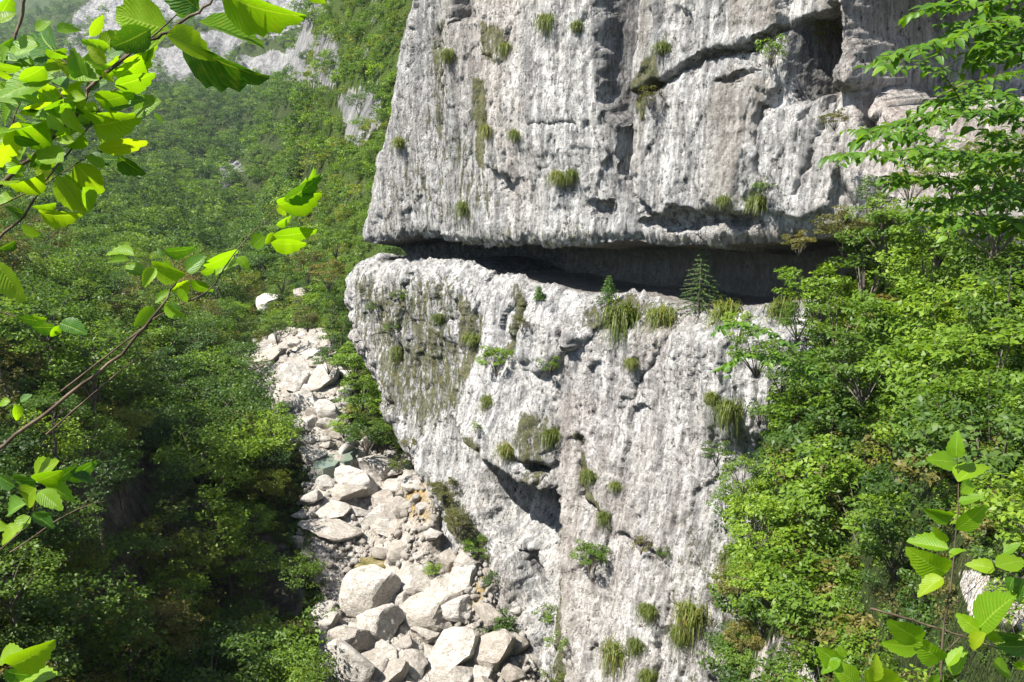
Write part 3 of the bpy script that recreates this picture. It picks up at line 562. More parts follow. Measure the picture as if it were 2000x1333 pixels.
for k, (rx, ry, rz, zc, nl, sz, ncl) in enumerate([(1.2, 1.2, .9, .75, 2100, .125, 36), (1.0, 1.1, 1.1, .9, 2000, .115, 32), (1.4, 1.2, .8, .7, 2200, .13, 40), (1.1, 1.0, 1.0, .85, 1900, .11, 34)]):
    cm, cc = crown_mesh('foliage', MAT['leaf_bright'], 300 + k, (rx, ry, rz), zc, ncl, nl, sz, flat=.34, upb=1.0, cr=.30)
    rng = np.random.default_rng(400 + k); paths = []
    for j in rng.choice(ncl, 12, replace=False):
        tt = np.linspace(0, 1, 5)[:, None]; q = cc[j]; paths.append((tt * q + [0, 0, 1] * (np.sin(tt * 2.6) * .12) + (1 - tt) * [0, 0, -.5], .028 * (1 - .75 * tt[:, 0])))
    V_, Q_ = tube(paths, 4); SHRUBS.append((cm, mesh_np('stem', V_, Q_, MAT['bark'])))
# low detail crowns for the wood that reads as one mass
FARC = []
for k, (rx, rz, zc, mt) in enumerate([(3.6, 3.0, 4.2, 'leaf_mid'), (3.2, 3.6, 4.6, 'leaf_dark'), (3.9, 2.6, 3.8, 'leaf_mid'), (3.0, 3.0, 4.0, 'leaf_bright'), (2.6, 4.2, 5.0, 'leaf_dark')]):
    FARC.append(crown_mesh('wood_crown', MAT[mt], 500 + k, (rx, rx, rz), zc, 26, 620, .62, flat=.5)[0])
UND = [crown_mesh('undergrowth_bush', MAT[mt], 520 + k, (1.1, 1.1, .8), .5, 18, 520, .17)[0] for k, mt in enumerate(['leaf_mid', 'leaf_dark', 'leaf_olive', 'leaf_mid'])]
UNB = [crown_mesh('scrub_bush', MAT[mt], 540 + k, (1.1, 1.1, .9), .5, 16, 420, .20)[0] for k, mt in enumerate(['leaf_bright', 'leaf_mid', 'leaf_yellow'])]
def grass_mesh(name, seed, n, L, spread, droop, mat):
    rng = np.random.default_rng(seed); Vs = []; Q = []; T = []
    for i in range(n):
        a = rng.uniform(0, 6.283); b = np.array([rng.normal() * spread, rng.normal() * spread, rng.normal() * spread * .5]); out = np.array([math.cos(a), math.sin(a), 0]); side = np.array([-out[1], out[0], 0]); l = L * rng.uniform(.35, 1.25); w = L * .016
        pts = [b + out * l * .5 * t + np.array([0, 0, l * (t * .75 - droop * t * t)]) for t in (0, .35, .7, 1)]
        o = len(Vs); tn = rng.uniform(0, 1) ** 1.2
        for t, p in zip((1, .9, .6, .12), pts): Vs += [p - side * w * t, p + side * w * t]; T += [tn, tn]
        for j in range(3): Q.append([o + 2 * j, o + 2 * j + 1, o + 2 * j + 3, o + 2 * j + 2])
    return mesh_np(name, np.array(Vs), np.array(Q), mat, dict(tone=T), smooth=False)
GRASS = [grass_mesh('blades', 600 + k, 520, .60, .15, 1.0 + .25 * k, MAT['grass']) for k in range(3)]
def spruce(seed, h):
    rng = np.random.default_rng(seed); C = []; D = []; paths = [(np.array([[0, 0, -.2], [0, 0, h * .5], [0, 0, h]]), np.array([.05, .03, .006]) * h / 2)]
    for z in np.linspace(.12 * h, h * .97, 13):
        L = (h - z) * .5 + .12
        for a in np.arange(0, 6.28, 6.28 / 6) + rng.uniform(0, 1):
            dr = np.array([math.cos(a), math.sin(a), -.12]); tip = np.array([0, 0, z]) + dr * L * rng.uniform(.75, 1.1); paths.append((np.array([[0, 0, z], (tip + [0, 0, z]) / 2 + [0, 0, .02], tip]), np.array([.012, .008, .003]) * h / 2))
            m_ = max(5, int(L * 40)); t = rng.uniform(.1, 1, m_)[:, None]; C.append(np.array([0, 0, z]) * (1 - t) + tip * t + rng.normal(size=(m_, 3)) * .035 * (1.2 - t))
    C = np.concatenate(C); N = rng.normal(size=C.shape) * .7 + [0, 0, .6]; N /= np.linalg.norm(N, axis=1)[:, None]
    V, Q = leaf_quads(C, N, .13, rng, .3); tone = rng.uniform(0, 1, len(C))
    return mesh_np('foliage', V, Q, MAT['needle'], dict(tone=np.repeat(tone, 4)), smooth=False), mesh_np('trunk', *tube(paths, 4), MAT['bark'])
# geometry-node scatter for what nobody could count
def scatter(name, label, P, scl, protos, kind='stuff', tilt=0.15):
    me = mesh_np(name, np.asarray(P), np.zeros((0, 4), int), None, dict(scl=scl, idx=np.random.default_rng(len(P)).integers(0, len(protos), len(P))))
    o = link(name, me); tag(o, label, kind=kind)
    c = bpy.data.collections.new(name + '_kinds'); keep = []
    for i, p in enumerate(protos):
        q = bpy.data.objects.new(f'kind_{chr(97 + i)}', p); c.objects.link(q); keep.append(q)
    g = bpy.data.node_groups.new(name, 'GeometryNodeTree'); g.interface.new_socket('Geometry', in_out='INPUT', socket_type='NodeSocketGeometry'); g.interface.new_socket('Geometry', in_out='OUTPUT', socket_type='NodeSocketGeometry')
    N, L = g.nodes, g.links; i_ = N.new('NodeGroupInput'); o_ = N.new('NodeGroupOutput'); ip = N.new('GeometryNodeInstanceOnPoints'); ci = N.new('GeometryNodeCollectionInfo')
    ci.inputs[0].default_value = c; ci.inputs[1].default_value = True; ci.inputs[2].default_value = True
    m2p = N.new('GeometryNodeMeshToPoints'); L.new(i_.outputs[0], m2p.inputs[0]); L.new(m2p.outputs[0], ip.inputs['Points']); L.new(ci.outputs[0], ip.inputs['Instance']); ip.inputs['Pick Instance'].default_value = True
    na = N.new('GeometryNodeInputNamedAttribute'); na.data_type = 'FLOAT'; na.inputs[0].default_value = 'scl'; L.new(na.outputs[0], ip.inputs['Scale'])
    nb_ = N.new('GeometryNodeInputNamedAttribute'); nb_.data_type = 'FLOAT'; nb_.inputs[0].default_value = 'idx'; L.new(nb_.outputs[0], ip.inputs['Instance Index'])
    rv = N.new('FunctionNodeRandomValue'); rv.data_type = 'FLOAT_VECTOR'; rv.inputs[0].default_value = (-tilt, -tilt, 0); rv.inputs[1].default_value = (tilt, tilt, 6.283); L.new(rv.outputs[0], ip.inputs['Rotation'])
    L.new(ip.outputs[0], o_.inputs[0]); mo = o.modifiers.new('scatter', 'NODES'); mo.node_group = g; return o
def spaced(P, dmin, maxn=None):
    """greedy thinning: points at least dmin[i] apart"""
    keep = []; cell = {}; cs = float(np.max(dmin))
    for i, (x, y) in enumerate(P[:, :2]):
        k = (int(x // cs), int(y // cs)); ok = True
        for a in (-1, 0, 1):
            for b in (-1, 0, 1):
                for j in cell.get((k[0] + a, k[1] + b), ()):
                    if (P[j, 0] - x) ** 2 + (P[j, 1] - y) ** 2 < dmin[i] ** 2: ok = False; break
                if not ok: break
            if not ok: break
        if ok:
            cell.setdefault(k, []).append(i); keep.append(i)
            if maxn and len(keep) >= maxn: break
    return np.array(keep)
print('protos', round(time.time() - T0, 1))
# ================================================================ WOODS
ORD = ['first', 'second', 'third', 'fourth', 'fifth', 'sixth', 'seventh', 'eighth', 'ninth', 'tenth', 'eleventh', 'twelfth', 'thirteenth', 'fourteenth', 'fifteenth', 'sixteenth', 'seventeenth', 'eighteenth', 'nineteenth', 'twentieth', '21st', '22nd', '23rd', '24th', '25th', '26th', '27th', '28th', '29th', '30th', '31st', '32nd', '33rd', '34th', '35th', '36th', '37th', '38th', '39th', '40th'] + [f'{i}th' for i in range(41, 90)]
def objs_with_color(o, mat):
    if o.data.materials: o.material_slots[0].link = 'OBJECT'; o.material_slots[0].material = mat
def put(kind, label, cat, loc, parts, scale, rz, group, mats=None, tilt=(0, 0)):
    root = empty(kind, loc); root.rotation_euler = (tilt[0], tilt[1], rz); root.scale = (scale,) * 3 if isinstance(scale, (int, float)) else scale
    tag(root, label, cat, group)
    for i, (nm, me) in enumerate(parts):
        o = link(nm, me, root)
        if mats and mats[i]: objs_with_color(o, MAT[mats[i]])
    return root
rng = np.random.default_rng(11)
n = 60000; s_ = rng.uniform(-0.72, -0.08, n); Y_ = np.exp(rng.uniform(math.log(20), math.log(180), n))
z_ = terr(s_, Y_); X_ = s_ * Y_; px_, py_ = proj(X_, Y_, z_)
ok = (sdpoly(px_, py_, BED) > 26) & (py_ > 150) & (px_ > -260) & (px_ < 800)
pc = proj(X_, Y_, z_ + 4)[1]; ok &= (pc < 1420)
spur = (px_ > 600) & (Y_ > 85)
ok &= ~((Y_ < 34) & (px_ > 60)) & ~((Y_ < 30)) & ~((sdpoly(px_, py_, [(480, 640), (700, 600), (720, 900), (600, 1000)]) < 20) & (Y_ > 50))
# a clearing of shaded rock in the lower left
clr = (sdpoly(px_, py_, [(90, 880), (330, 930), (460, 1010), (600, 1080), (600, 1240), (420, 1200), (330, 1180), (230, 1290), (150, 1190)]) < 0) & (Y_ < 80)
ok &= ~(clr & (rng.random(n) < .72))
C_ = np.stack([X_, Y_, z_, px_, py_, spur], 1)[ok]
dm = np.where(C_[:, 1] < 90, 3.0, 3.3 + (C_[:, 1] - 90) * .012); kp = spaced(C_, dm); TR = C_[kp]
TR = TR[np.argsort(TR[:, 1])]
print('slope trees', len(TR), round(time.time() - T0, 1))
near = TR[:290]; restw = TR[290:]
rows = {}; tdat = []
for X, Y, z, px, py, sp in near:
    r2 = rng.random()
    small = sp or (py < 690 and px > 480 and Y < 130)
    sc_ = (rng.uniform(.42, .7) if small else rng.uniform(.85, 1.35)) * (0.9 if Y < 45 else 1)
    if px > 470 and Y < 62 and not small: sc_ *= .72
    mt = 'leaf_yellow' if r2 < .12 else 'leaf_bright' if r2 < .38 else 'leaf_dark' if r2 < .56 else 'leaf_olive' if r2 < .68 else 'leaf_mid'
    tdat.append(dict(p=(X, Y, z), px=px, py=py, sc=sc_, mt=mt, small=small, k=int(rng.integers(0, 5))))
# named crowns the photograph shows clearly
for (px, py, Y, sc_, mt) in [(350, 1230, 44, 1.0, 'leaf_yellow'), (540, 1280, 42, 1.05, 'leaf_bright'), (120, 1190, 34, 1.1, 'leaf_mid'), (285, 1035, 55, .55, 'leaf_bright'), (540, 860, 62, .9, 'leaf_bright'), (470, 1010, 56, .9, 'leaf_mid'), (470, 1120, 50, .85, 'leaf_mid'), (560, 980, 60, .7, 'leaf_olive'), (60, 1060, 36, .9, 'leaf_dark'), (100, 800, 40, .7, 'leaf_mid'), (620, 1340, 38, .7, 'leaf_mid'), (190, 960, 40, .8, 'leaf_dark'), (250, 1080, 42, .8, 'leaf_dark'), (230, 900, 42, .7, 'leaf_mid'), (160, 1070, 37, .8, 'leaf_mid'), (330, 1120, 46, .6, 'leaf_olive'), (20, 1290, 30, .9, 'leaf_dark'), (200, 1330, 38, .9, 'leaf_dark')]:
    h = TREES[0][2] * sc_ * .62; q = at(px, py, Y); tdat.append(dict(p=(q.x, q.y, q.z - h), px=px, py=py + 60, sc=sc_, mt=mt, small=False, k=int(rng.integers(0, 5)), hero=1))
CN = dict(leaf_yellow='yellow-green', leaf_bright='bright green', leaf_dark='dark green', leaf_olive='olive-brown', leaf_mid='mid-green')
def band(px, py, Y):
    if px > 600 and Y > 84: return 'on the steep spur left of the cliff'
    if Y > 84: return 'on the valley floor past the bend' if py > 470 else 'at the far mountainside foot'
    if py > 1210: return 'along the bottom edge of the left slope'
    if py > 1010: return 'on the shaded slope beside the boulders'
    if py > 820: return 'on the left slope level with the pool'
    if py > 660: return 'left of the stony bend'
    return 'above the stony bend'
grp = {}
for t in tdat:
    t['py0'] = t['py']; key = (CN[t['mt']], 'low' if t['small'] else ('small' if t['sc'] < .95 else 'large'), band(t['px'], t['py'], t['p'][1])); t['key'] = key; grp.setdefault(key, []).append(t)
for key, L_ in grp.items():
    L_.sort(key=lambda t: t['px'])
    for i, t in enumerate(L_): t['lab'] = f"{key[1]} {key[0]} tree {key[2]}" + (f", {ORD[i]} from left" if len(L_) > 1 else '')
for t in tdat:
    cm, tm, h = TREES[t['k']]; rz = random.uniform(0, 6.28)
    put('broadleaf_tree', t['lab'], 'tree', t['p'], [('crown', cm), ('trunk', tm)], t['sc'], rz, 'broadleaf trees on the left slope of the gorge', [t['mt'], None], (random.uniform(-.1, .1), random.uniform(-.02, .16)))
# the wood further off: one mass
n = 90000; s_ = rng.uniform(-0.75, -0.02, n); Y_ = np.exp(rng.uniform(math.log(100), math.log(1500), n)) 
z_ = terr(s_, Y_); X_ = s_ * Y_; px_, py_ = proj(X_, Y_, z_); okf = (px_ > -150) & (px_ < 830) & (py_ > -60) & (sdpoly(px_, py_, BED) > 10)
fr = np.zeros(n); wxx = 10 * fbm(px_ * .03, py_ * .03, 0 * px_, 4, 51); wyy = 10 * fbm(px_ * .03, py_ * .03, 0 * px_ + 5, 4, 52)
for p, k, sft in FARP: fr = np.maximum(fr, k * pmask(px_ + wxx * 1.4, py_ + wyy * 1.4, p, sft))
okf &= ((fr < .45) | (rng.random(n) < .06)) & ~((py_ < 60) & (px_ < 130) & (py_ < 20)) & (rng.random(n) < np.clip(1.25 - fr * .8, 0, 1))
tn = np.array([0.0])
CF = np.stack([X_, Y_, z_], 1)[okf]; CF = CF[rng.permutation(len(CF))]; dmf = np.where(CF[:, 1] < 200, 3.9, 3.9 + (CF[:, 1] - 200) * .008)
keepn = spaced(CF, dmf); FW = CF[keepn]
if len(restw): FW = np.concatenate([FW[FW[:, 1] > near[-1, 1]], restw[:, :3]])
scf = np.random.default_rng(5).uniform(.55, 1.05, len(FW)) * np.clip(.6 + FW[:, 1] / 600, .5, 1.7)
fpx, fpy = proj(FW[:, 0], FW[:, 1], FW[:, 2]); scf = np.where((fpx > 600) & (FW[:, 1] < 330), scf * .45, scf)
scatter('wood', 'continuous green wood covering the far mountainside and valley', FW, scf, FARC)
print('far wood', len(FW), round(time.time() - T0, 1))
# undergrowth on the slopes: left slope, spur, right slope
n = 110000; s_ = rng.uniform(-0.72, 0.75, n); Y_ = np.exp(rng.uniform(math.log(9), math.log(330), n)); z_ = terr(s_, Y_); X_ = s_ * Y_; px_, py_ = proj(X_, Y_, z_)
rk = np.zeros(n)
for p, k, sft in ROCKP + [(p, k, sft) for p, k, sft in FARP if p[0][0] > 600]: rk = np.maximum(rk, k * pmask(px_, py_, p, sft))
oku = (px_ > -150) & (px_ < 2150) & (py_ < 1500) & (rk < .5) & ~((px_ > 800) & (px_ < 1400)) & ~((px_ > 1000) & (Y_ > 42)) & ~(clr := ((sdpoly(px_, py_, [(120, 930), (420, 990), (590, 1060), (590, 1230), (400, 1190), (300, 1200)]) < 0) & (rng.random(n) < .45)))
CU = np.stack([X_, Y_, z_ - .1], 1)[oku]; CU = CU[rng.permutation(len(CU))]; cux, cuy = proj(CU[:, 0], CU[:, 1], CU[:, 2]); spu = (cux > 520) & (CU[:, 1] > 70) & (CU[:, 0] < 4); kp = spaced(CU, np.where(CU[:, 0] > 4, .62, np.where(spu, 1.0 + (CU[:, 1] - 70) * .004, 0.75 + CU[:, 1] * .009))); CU = CU[kp]
inspur = spu[kp]
scatter('spur_scrub', 'bright scrub and grass clumps on the steep spur beside the cliff', CU[inspur], rng.uniform(.5, 1.15, inspur.sum()) * np.clip(CU[inspur, 1] / 80, .9, 1.7), [UNB[0], UNB[1], UNB[2], UND[0]])
CU = CU[~inspur]
scatter('undergrowth', 'low tangled bushes and saplings filling the slopes', CU, rng.uniform(.4, 1.0, len(CU)) * np.clip(CU[:, 1] / 26, .35, 1.2) * np.where(CU[:, 0] > 4, 1.35, 1), UND)
print('undergrowth', len(CU), round(time.time() - T0, 1))
# ================================================================ RIGHT SLOPE SHRUBS
n = 20000; s_ = rng.uniform(.12, .78, n); Y_ = np.exp(rng.uniform(math.log(8.5), math.log(41), n)); z_ = terr(s_, Y_); X_ = s_ * Y_; px_, py_ = proj(X_, Y_, z_)
okr = (px_ < 2120) & (px_ > 1440) & (py_ < 1560)
for p, k, sft in ROCKP[2:5]: okr &= ~((sdpoly(px_, py_, p) < 10))
CR = np.stack([X_, Y_, z_, px_, py_], 1)[okr]; kp = spaced(CR, 1.25 + CR[:, 1] * .006, 215); CR = CR[kp]
def rband(px, py):
    h = 'low by the bottom edge' if py > 1180 else 'low on the right slope' if py > 980 else 'midway up the right slope' if py > 780 else 'at ledge height'
    return h + (', far right' if px > 1800 else ', near the wall')
rd = []
for X, Y, z, px, py in CR:
    r2 = rng.random(); mt = 'leaf_bright' if r2 < .6 else 'leaf_yellow' if r2 < .68 else 'leaf_mid' if r2 < .9 else 'leaf_olive' if r2 < .92 else 'leaf_dark'
    rd.append(dict(p=(X, Y, z - .15), px=px, py=py, sc=rng.uniform(.8, 1.45) * np.clip(Y / 18, .5, 1.2), mt=mt))
# shrubs in front of the ledge and the pink rock, placed where the photograph shows them
for (px, py, Y, sc_, mt) in [(1600, 560, 35, 1.3, 'leaf_bright'), (1700, 520, 33, 1.5, 'leaf_mid'), (1820, 520, 30, 1.6, 'leaf_bright'), (1930, 500, 27, 1.7, 'leaf_mid'), (1650, 440, 34, .9, 'leaf_olive'), (1730, 440, 32, 1.1, 'leaf_mid'), (1840, 430, 29, 1.2, 'leaf_bright'), (1950, 390, 25, 1.3, 'leaf_bright'), (1990, 300, 24, 1.0, 'leaf_yellow'), (1560, 620, 37, .8, 'leaf_mid'),
                             (1480, 680, 36, 1.0, 'leaf_mid'), (1440, 640, 37, .7, 'leaf_bright'), (1530, 720, 34, .9, 'leaf_mid'), (1640, 640, 30, 1.3, 'leaf_mid'), (1760, 620, 26, 1.4, 'leaf_bright'), (1880, 620, 24, 1.4, 'leaf_bright'), (1980, 600, 22, 1.3, 'leaf_mid'), (1690, 700, 27, 1.2, 'leaf_dark'), (1800, 720, 23, 1.2, 'leaf_bright'), (1450, 920, 33, .8, 'leaf_mid'), (1420, 980, 32, .7, 'leaf_bright'), (1480, 1010, 28, 1.0, 'leaf_bright'),
                             (1440, 1130, 28, .6, 'leaf_olive'), (1500, 1130, 26, .8, 'leaf_bright'), (1400, 880, 34, .5, 'leaf_mid'), (1560, 470, 36, .5, 'leaf_olive'), (1630, 230, 36, .4, 'leaf_olive'), (1560, 15, 42, 1.0, 'leaf_mid'), (1615, 60, 41, .7, 'leaf_olive'), (1450, 1240, 28, .6, 'leaf_olive'), (1780, 350, 31, .7, 'leaf_yellow'), (1700, 380, 33, .7, 'leaf_mid'), (1870, 330, 28, .8, 'leaf_mid')]:
    q = at(px, py, Y); rd.append(dict(p=(q.x, q.y, q.z - .8 * sc_), px=px, py=py, sc=sc_, mt=mt))
grp = {}
for t in rd: t['key'] = (CN[t['mt']], 'wide' if t['sc'] > 1.05 else 'small', rband(t['px'], t['py'])); grp.setdefault(t['key'], []).append(t)
for key, L_ in grp.items():
    L_.sort(key=lambda t: t['px'])
    for i, t in enumerate(L_):
        SHn = SHRUBS[int(rng.integers(0, 4))]
        put('leafy_shrub', f"{key[1]} {key[0]} shrub {key[2]}" + (f", {ORD[i]} from left" if len(L_) > 1 else ''), 'shrub', t['p'], [('foliage', SHn[0]), ('stem', SHn[1])], float(t['sc']), random.uniform(0, 6.28), 'leafy shrubs on the right slope', [t['mt'], None], (random.uniform(-.25, .1), random.uniform(-.25, .1)))
print('right shrubs', len(rd), round(time.time() - T0, 1))
# ================================================================ SHRUBS, TUFTS AND SPRUCES ON THE CLIFF
CL = [  # px, py, width px, kind, material, label
 (987, 692, 62, 's', 'leaf_bright', 'rounded bright green bush growing from the wall above hanging root streaks'),
 (1088, 712, 46, 's', 'leaf_mid', 'small green bush in the corner below the pale bulge under the ledge'),
 (1022, 625, 34, 's', 'leaf_olive', 'olive bush in the dark vertical cleft below the ledge lip'),
 (768, 645, 34, 's', 'leaf_mid', 'slim dark bush on the rounded left buttress, middle height'),
 (785, 575, 34, 's', 'leaf_bright', 'bright bush high on the rounded left buttress just below its top'),
 (1168, 1085, 62, 's', 'leaf_bright', 'dense cushion of bright green growth on the lower wall right of the hollow'),
 (1255, 1062, 40, 's', 'leaf_olive', 'brownish bush in a crack right of the dense green cushion'),
 (1295, 1082, 30, 's', 'leaf_mid', 'thin bush at the lower right end of the crack beside the brownish one'),
 (1490, 795, 56, 's', 'leaf_mid', 'drooping green bush on the white rock left of the dark shrub hollow'),
 (1425, 790, 44, 'g', None, 'long grass tuft with a brown beard under it on white rock below the ledge'),
 (1388, 772, 24, 'g', None, 'small grass tuft left of the long bearded tuft'),
 (1428, 1088, 46, 'g', None, 'dry brown grass tuft where the lower wall meets the shrubs'),
 (1348, 1185, 50, 'g', None, 'green and straw grass tuft low on the wall, nearest the shrubs'),
 (1262, 1192, 30, 'g', None, 'small straw grass tuft left of the green and straw one'),
 (1198, 1262, 46, 'g', None, 'bushy grass tuft near the bottom edge on the pale lower wall'),
 (1238, 1256, 30, 'g', None, 'small grass tuft just right of the bushy one at the bottom'),
 (1325, 1232, 34, 'g', None, 'grass tuft under the green and straw one'),
 (1262, 1310, 28, 'g', None, 'little grass tuft at the very bottom of the pale wall'),
 (1065, 48, 34, 'g', None, 'mossy grass tuft near the top of the bright central wall'),
 (1126, 58, 26, 'g', None, 'grass tuft with a dark drip line right of the mossy one near the top'),
 (1084, 348, 28, 'g', None, 'round moss tuft on the upper wall, left one of a pair'),
 (1112, 342, 22, 'g', None, 'narrow moss tuft, right one of a pair on the upper wall'),
 (1290, 100, 30, 'g', None, 'tuft in the dark recess at the top of the wall'),
 (1275, 182, 48, 's', 'leaf_olive', 'olive bush at the foot of the dark recess in the upper wall'),
 (1512, 98, 58, 's', 'leaf_bright', 'fresh green bush hanging left of the black cleft'),
 (1495, 355, 44, 's', 'leaf_mid', 'green bush above the ledge roof on the streaked slab'),
 (1480, 395, 44, 'g', None, 'bearded grass hanging from the ledge roof below the green bush'),
 (1408, 400, 26, 'g', None, 'thin grass strand on the ledge roof left of the bearded grass'),
 (870, 110, 26, 'g', None, 'moss tuft high on the grey left part of the upper wall'),
 (985, 95, 24, 'g', None, 'moss tuft on the rib between grey and bright wall'),
 (775, 285, 26, 'g', None, 'small tuft near the left edge of the upper wall'),
 (930, 825, 26, 's', 'leaf_bright', 'bright sprig at the top left tip of the hollow'),
 (985, 870, 30, 'g', None, 'grass along the roof edge of the hollow'),
 (1080, 840, 30, 'g', None, 'yellowish tuft above the right end of the hollow'),
 (950, 775, 24, 'g', None, 'olive tuft on the fluted wall above the hollow'),
 (1148, 925, 30, 'g', None, 'long yellow moss tuft in the crack right of the hollow'),
 (1180, 1000, 26, 'g', None, 'moss tuft at the lower end of the slanting crack'),
 (880, 950, 56, 's', 'leaf_olive', 'brownish bush at the head of the gully between boulders and wall'),
 (905, 1010, 56, 's', 'leaf_olive', 'olive bush in the middle of the gully at the wall foot'),
 (940, 1060, 52, 's', 'leaf_mid', 'green bush low in the gully at the wall foot'),
 (965, 1120, 40, 's', 'leaf_dark', 'dark bush at the lower end of the gully'),
 (1078, 1185, 50, 's', 'leaf_bright', 'bright bush under the small black hole at the wall foot'),
 (1092, 1240, 44, 's', 'leaf_bright', 'bright trailing bush below the one under the black hole'),
 (1085, 1310, 44, 's', 'leaf_yellow', 'yellowish trailing bush at the bottom of the wall foot'),
 (990, 1225, 70, 's', 'leaf_dark', 'sparse dark shrub among white stones at the wall foot'),
 (805, 855, 34, 's', 'leaf_olive', 'olive bush at the left foot of the buttress'),
 (790, 900, 40, 's', 'leaf_yellow', 'yellowish shrub above the ochre patch'),
 (1215, 605, 60, 'g', None, 'grass carpet on the ledge lip below the small spruce'),
 (1290, 612, 50, 'g', None, 'dry grass on the ledge lip between the two spruces'),
 (1420, 606, 60, 'g', None, 'reddish dry grass on the ledge right of the tall spruce'),
 (1530, 596, 50, 'g', None, 'straw grass at the right end of the open ledge'),
 (1240, 708, 22, 'g', None, 'small brown tuft alone on the bright wall under the ledge'),
 (1200, 945, 22, 'g', None, 'tiny ochre tuft right of the slanting crack'),
 (725, 605, 26, 's', 'leaf_mid', 'little bush on the left edge of the buttress'),
 (770, 690, 24, 'g', None, 'thin tuft below the slim dark bush'),
 (917, 665, 30, 'g', None, 'mossy tuft on the centre of the lower wall left of the rounded bush'),
 (852, 620, 22, 'g', None, 'small tuft on the upper part of the fluted wall'),
 (945, 250, 22, 'g', None, 'moss tuft in the vertical crack of the upper wall'),
 (1000, 260, 22, 'g', None, 'moss tuft right of the vertical crack of the upper wall'),
 (900, 400, 24, 'g', None, 'small tuft low on the grey part of the upper wall'),
]
for (px, py, w, kind, mt, lab) in CL:
    q = on_cliff(px, py); dist = q.length; W_ = w * dist / F; rz = random.uniform(0, 6.28)
    if kind == 's':
        sh = SHRUBS[random.randrange(4)]; sc_ = W_ / 2.3; off = Vector((NO[0], NO[1], 0)) * (.35 * W_)
        # leaves stay leaf-sized: a small bush gets the coarse leaf clump, not a shrunken tree
        me_ = UND[1] if mt == 'leaf_dark' else UND[0]; me_ = UND[random.randrange(4)] if W_ < 1.6 else sh[0]
        sc_ = W_ / 2.2 if W_ < 1.6 else sc_
        put('cliff_bush', lab, 'bush', q + off - Vector((0, 0, .3 * W_)), [('foliage', me_), ('stem', sh[1])], (sc_, sc_, sc_ * 1.15), rz, 'bushes growing on the cliff', [mt, None])
    else:
        g = GRASS[random.randrange(3)]; sc_ = W_ / .62
        put('grass_tuft', lab, 'grass tuft', q + Vector((NO[0], NO[1], 0)) * .05, [('blades', g)], (sc_, sc_, sc_ * 1.25), rz, 'grass tufts hanging on the cliff')
for (px, py, hpx, lab) in [(1182, 576, 58, 'small pale spruce standing on the rock ledge against the black hollow'), (1356, 596, 130, 'tall feathery spruce standing on the ledge, right one of the two'), (1052, 566, 26, 'tiny spruce seedling on the ledge lip left of the small spruce')]:
    q = on_cliff(px, py + 8, 9); hm = hpx * q.length / F; fm, tm = spruce(int(px), hm); put('spruce_tree', lab, 'tree', q + Vector((0, 0, -.1)), [('foliage', fm), ('trunk', tm)], 1.0, random.uniform(0, 6), 'spruces on the ledge')
# loose scrub and moss over the wall: nobody could count it
rg = np.random.default_rng(77); cand = np.where(_vis & (moss.ravel() > .2) & (FRONT.ravel() > 0) & (CVX > 640) & (CVX < 1720) & (CVY > -20) & (CVY < 1360))[0]
pr = moss.ravel()[cand]; mnz = fbm(u.ravel()[cand] * 1.6, zz.ravel()[cand] * .35, 0 * pr, 3, 91); pr = np.clip(pr * 2.2 * sstep(.05, .45, mnz + pr * .22), 0, 1); sel = cand[rg.random(len(cand)) < pr * .09]
lipc = np.where(_vis & (lipk.ravel() > .55) & (CVX > 800) & (CVX < 1650) & (FRONT.ravel() > 0))[0]; sel = np.concatenate([sel, lipc[rg.random(len(lipc)) < .006]])
TUF = [grass_mesh('moss_blades', 650 + k, 26, .30, .07, 1.0, MAT['grass']) for k in range(3)]
scatter('cliff_moss', 'moss and short grass clinging along the streaks of the cliff', CV3[sel], rg.uniform(.4, 1.1, len(sel)), TUF)
print('moss', len(sel), round(time.time() - T0, 1))
# ================================================================ STREAM BED
def boulder_mesh(seed, sub=4, facets=11, rough=.06):
    import bmesh
    bm = bmesh.new(); bmesh.ops.create_icosphere(bm, subdivisions=sub, radius=1.0); me = bpy.data.meshes.new('boulder'); bm.to_mesh(me); bm.free()
    n_ = len(me.vertices); co = np.empty(n_ * 3, np.float32); me.vertices.foreach_get('co', co); P = co.reshape(-1, 3).astype(float); r_ = np.random.default_rng(seed)
    for _ in range(facets):
        d = r_.normal(size=3); d /= np.linalg.norm(d); h = r_.uniform(.42, .8); t = P @ d; P -= np.maximum(0, t - h)[:, None] * d * .98
    nn = P / (np.linalg.norm(P, axis=1)[:, None] + 1e-6)
    P += nn * (rough * 2.0 * fbm(P[:, 0] * 1.7 + seed, P[:, 1] * 1.7, P[:, 2] * 1.7, 3, seed)[:, None] + rough * .5 * fbm(P[:, 0] * 7, P[:, 1] * 7, P[:, 2] * 7 + seed, 3, seed + 1)[:, None])
    P /= np.abs(P).max(0); me.vertices.foreach_set('co', P.astype(np.float32).ravel()); me.polygons.foreach_set('use_smooth', np.full(len(me.polygons), sub < 3)); me.update(); me.materials.append(MAT['boulder']); return me
BO = [boulder_mesh(900 + k, 4, 8 + k) for k in range(7)]; BS = [boulder_mesh(950 + k, 2, 9, .04) for k in range(6)]; BM = [boulder_mesh(970 + k, 3, 10, .05) for k in range(6)]
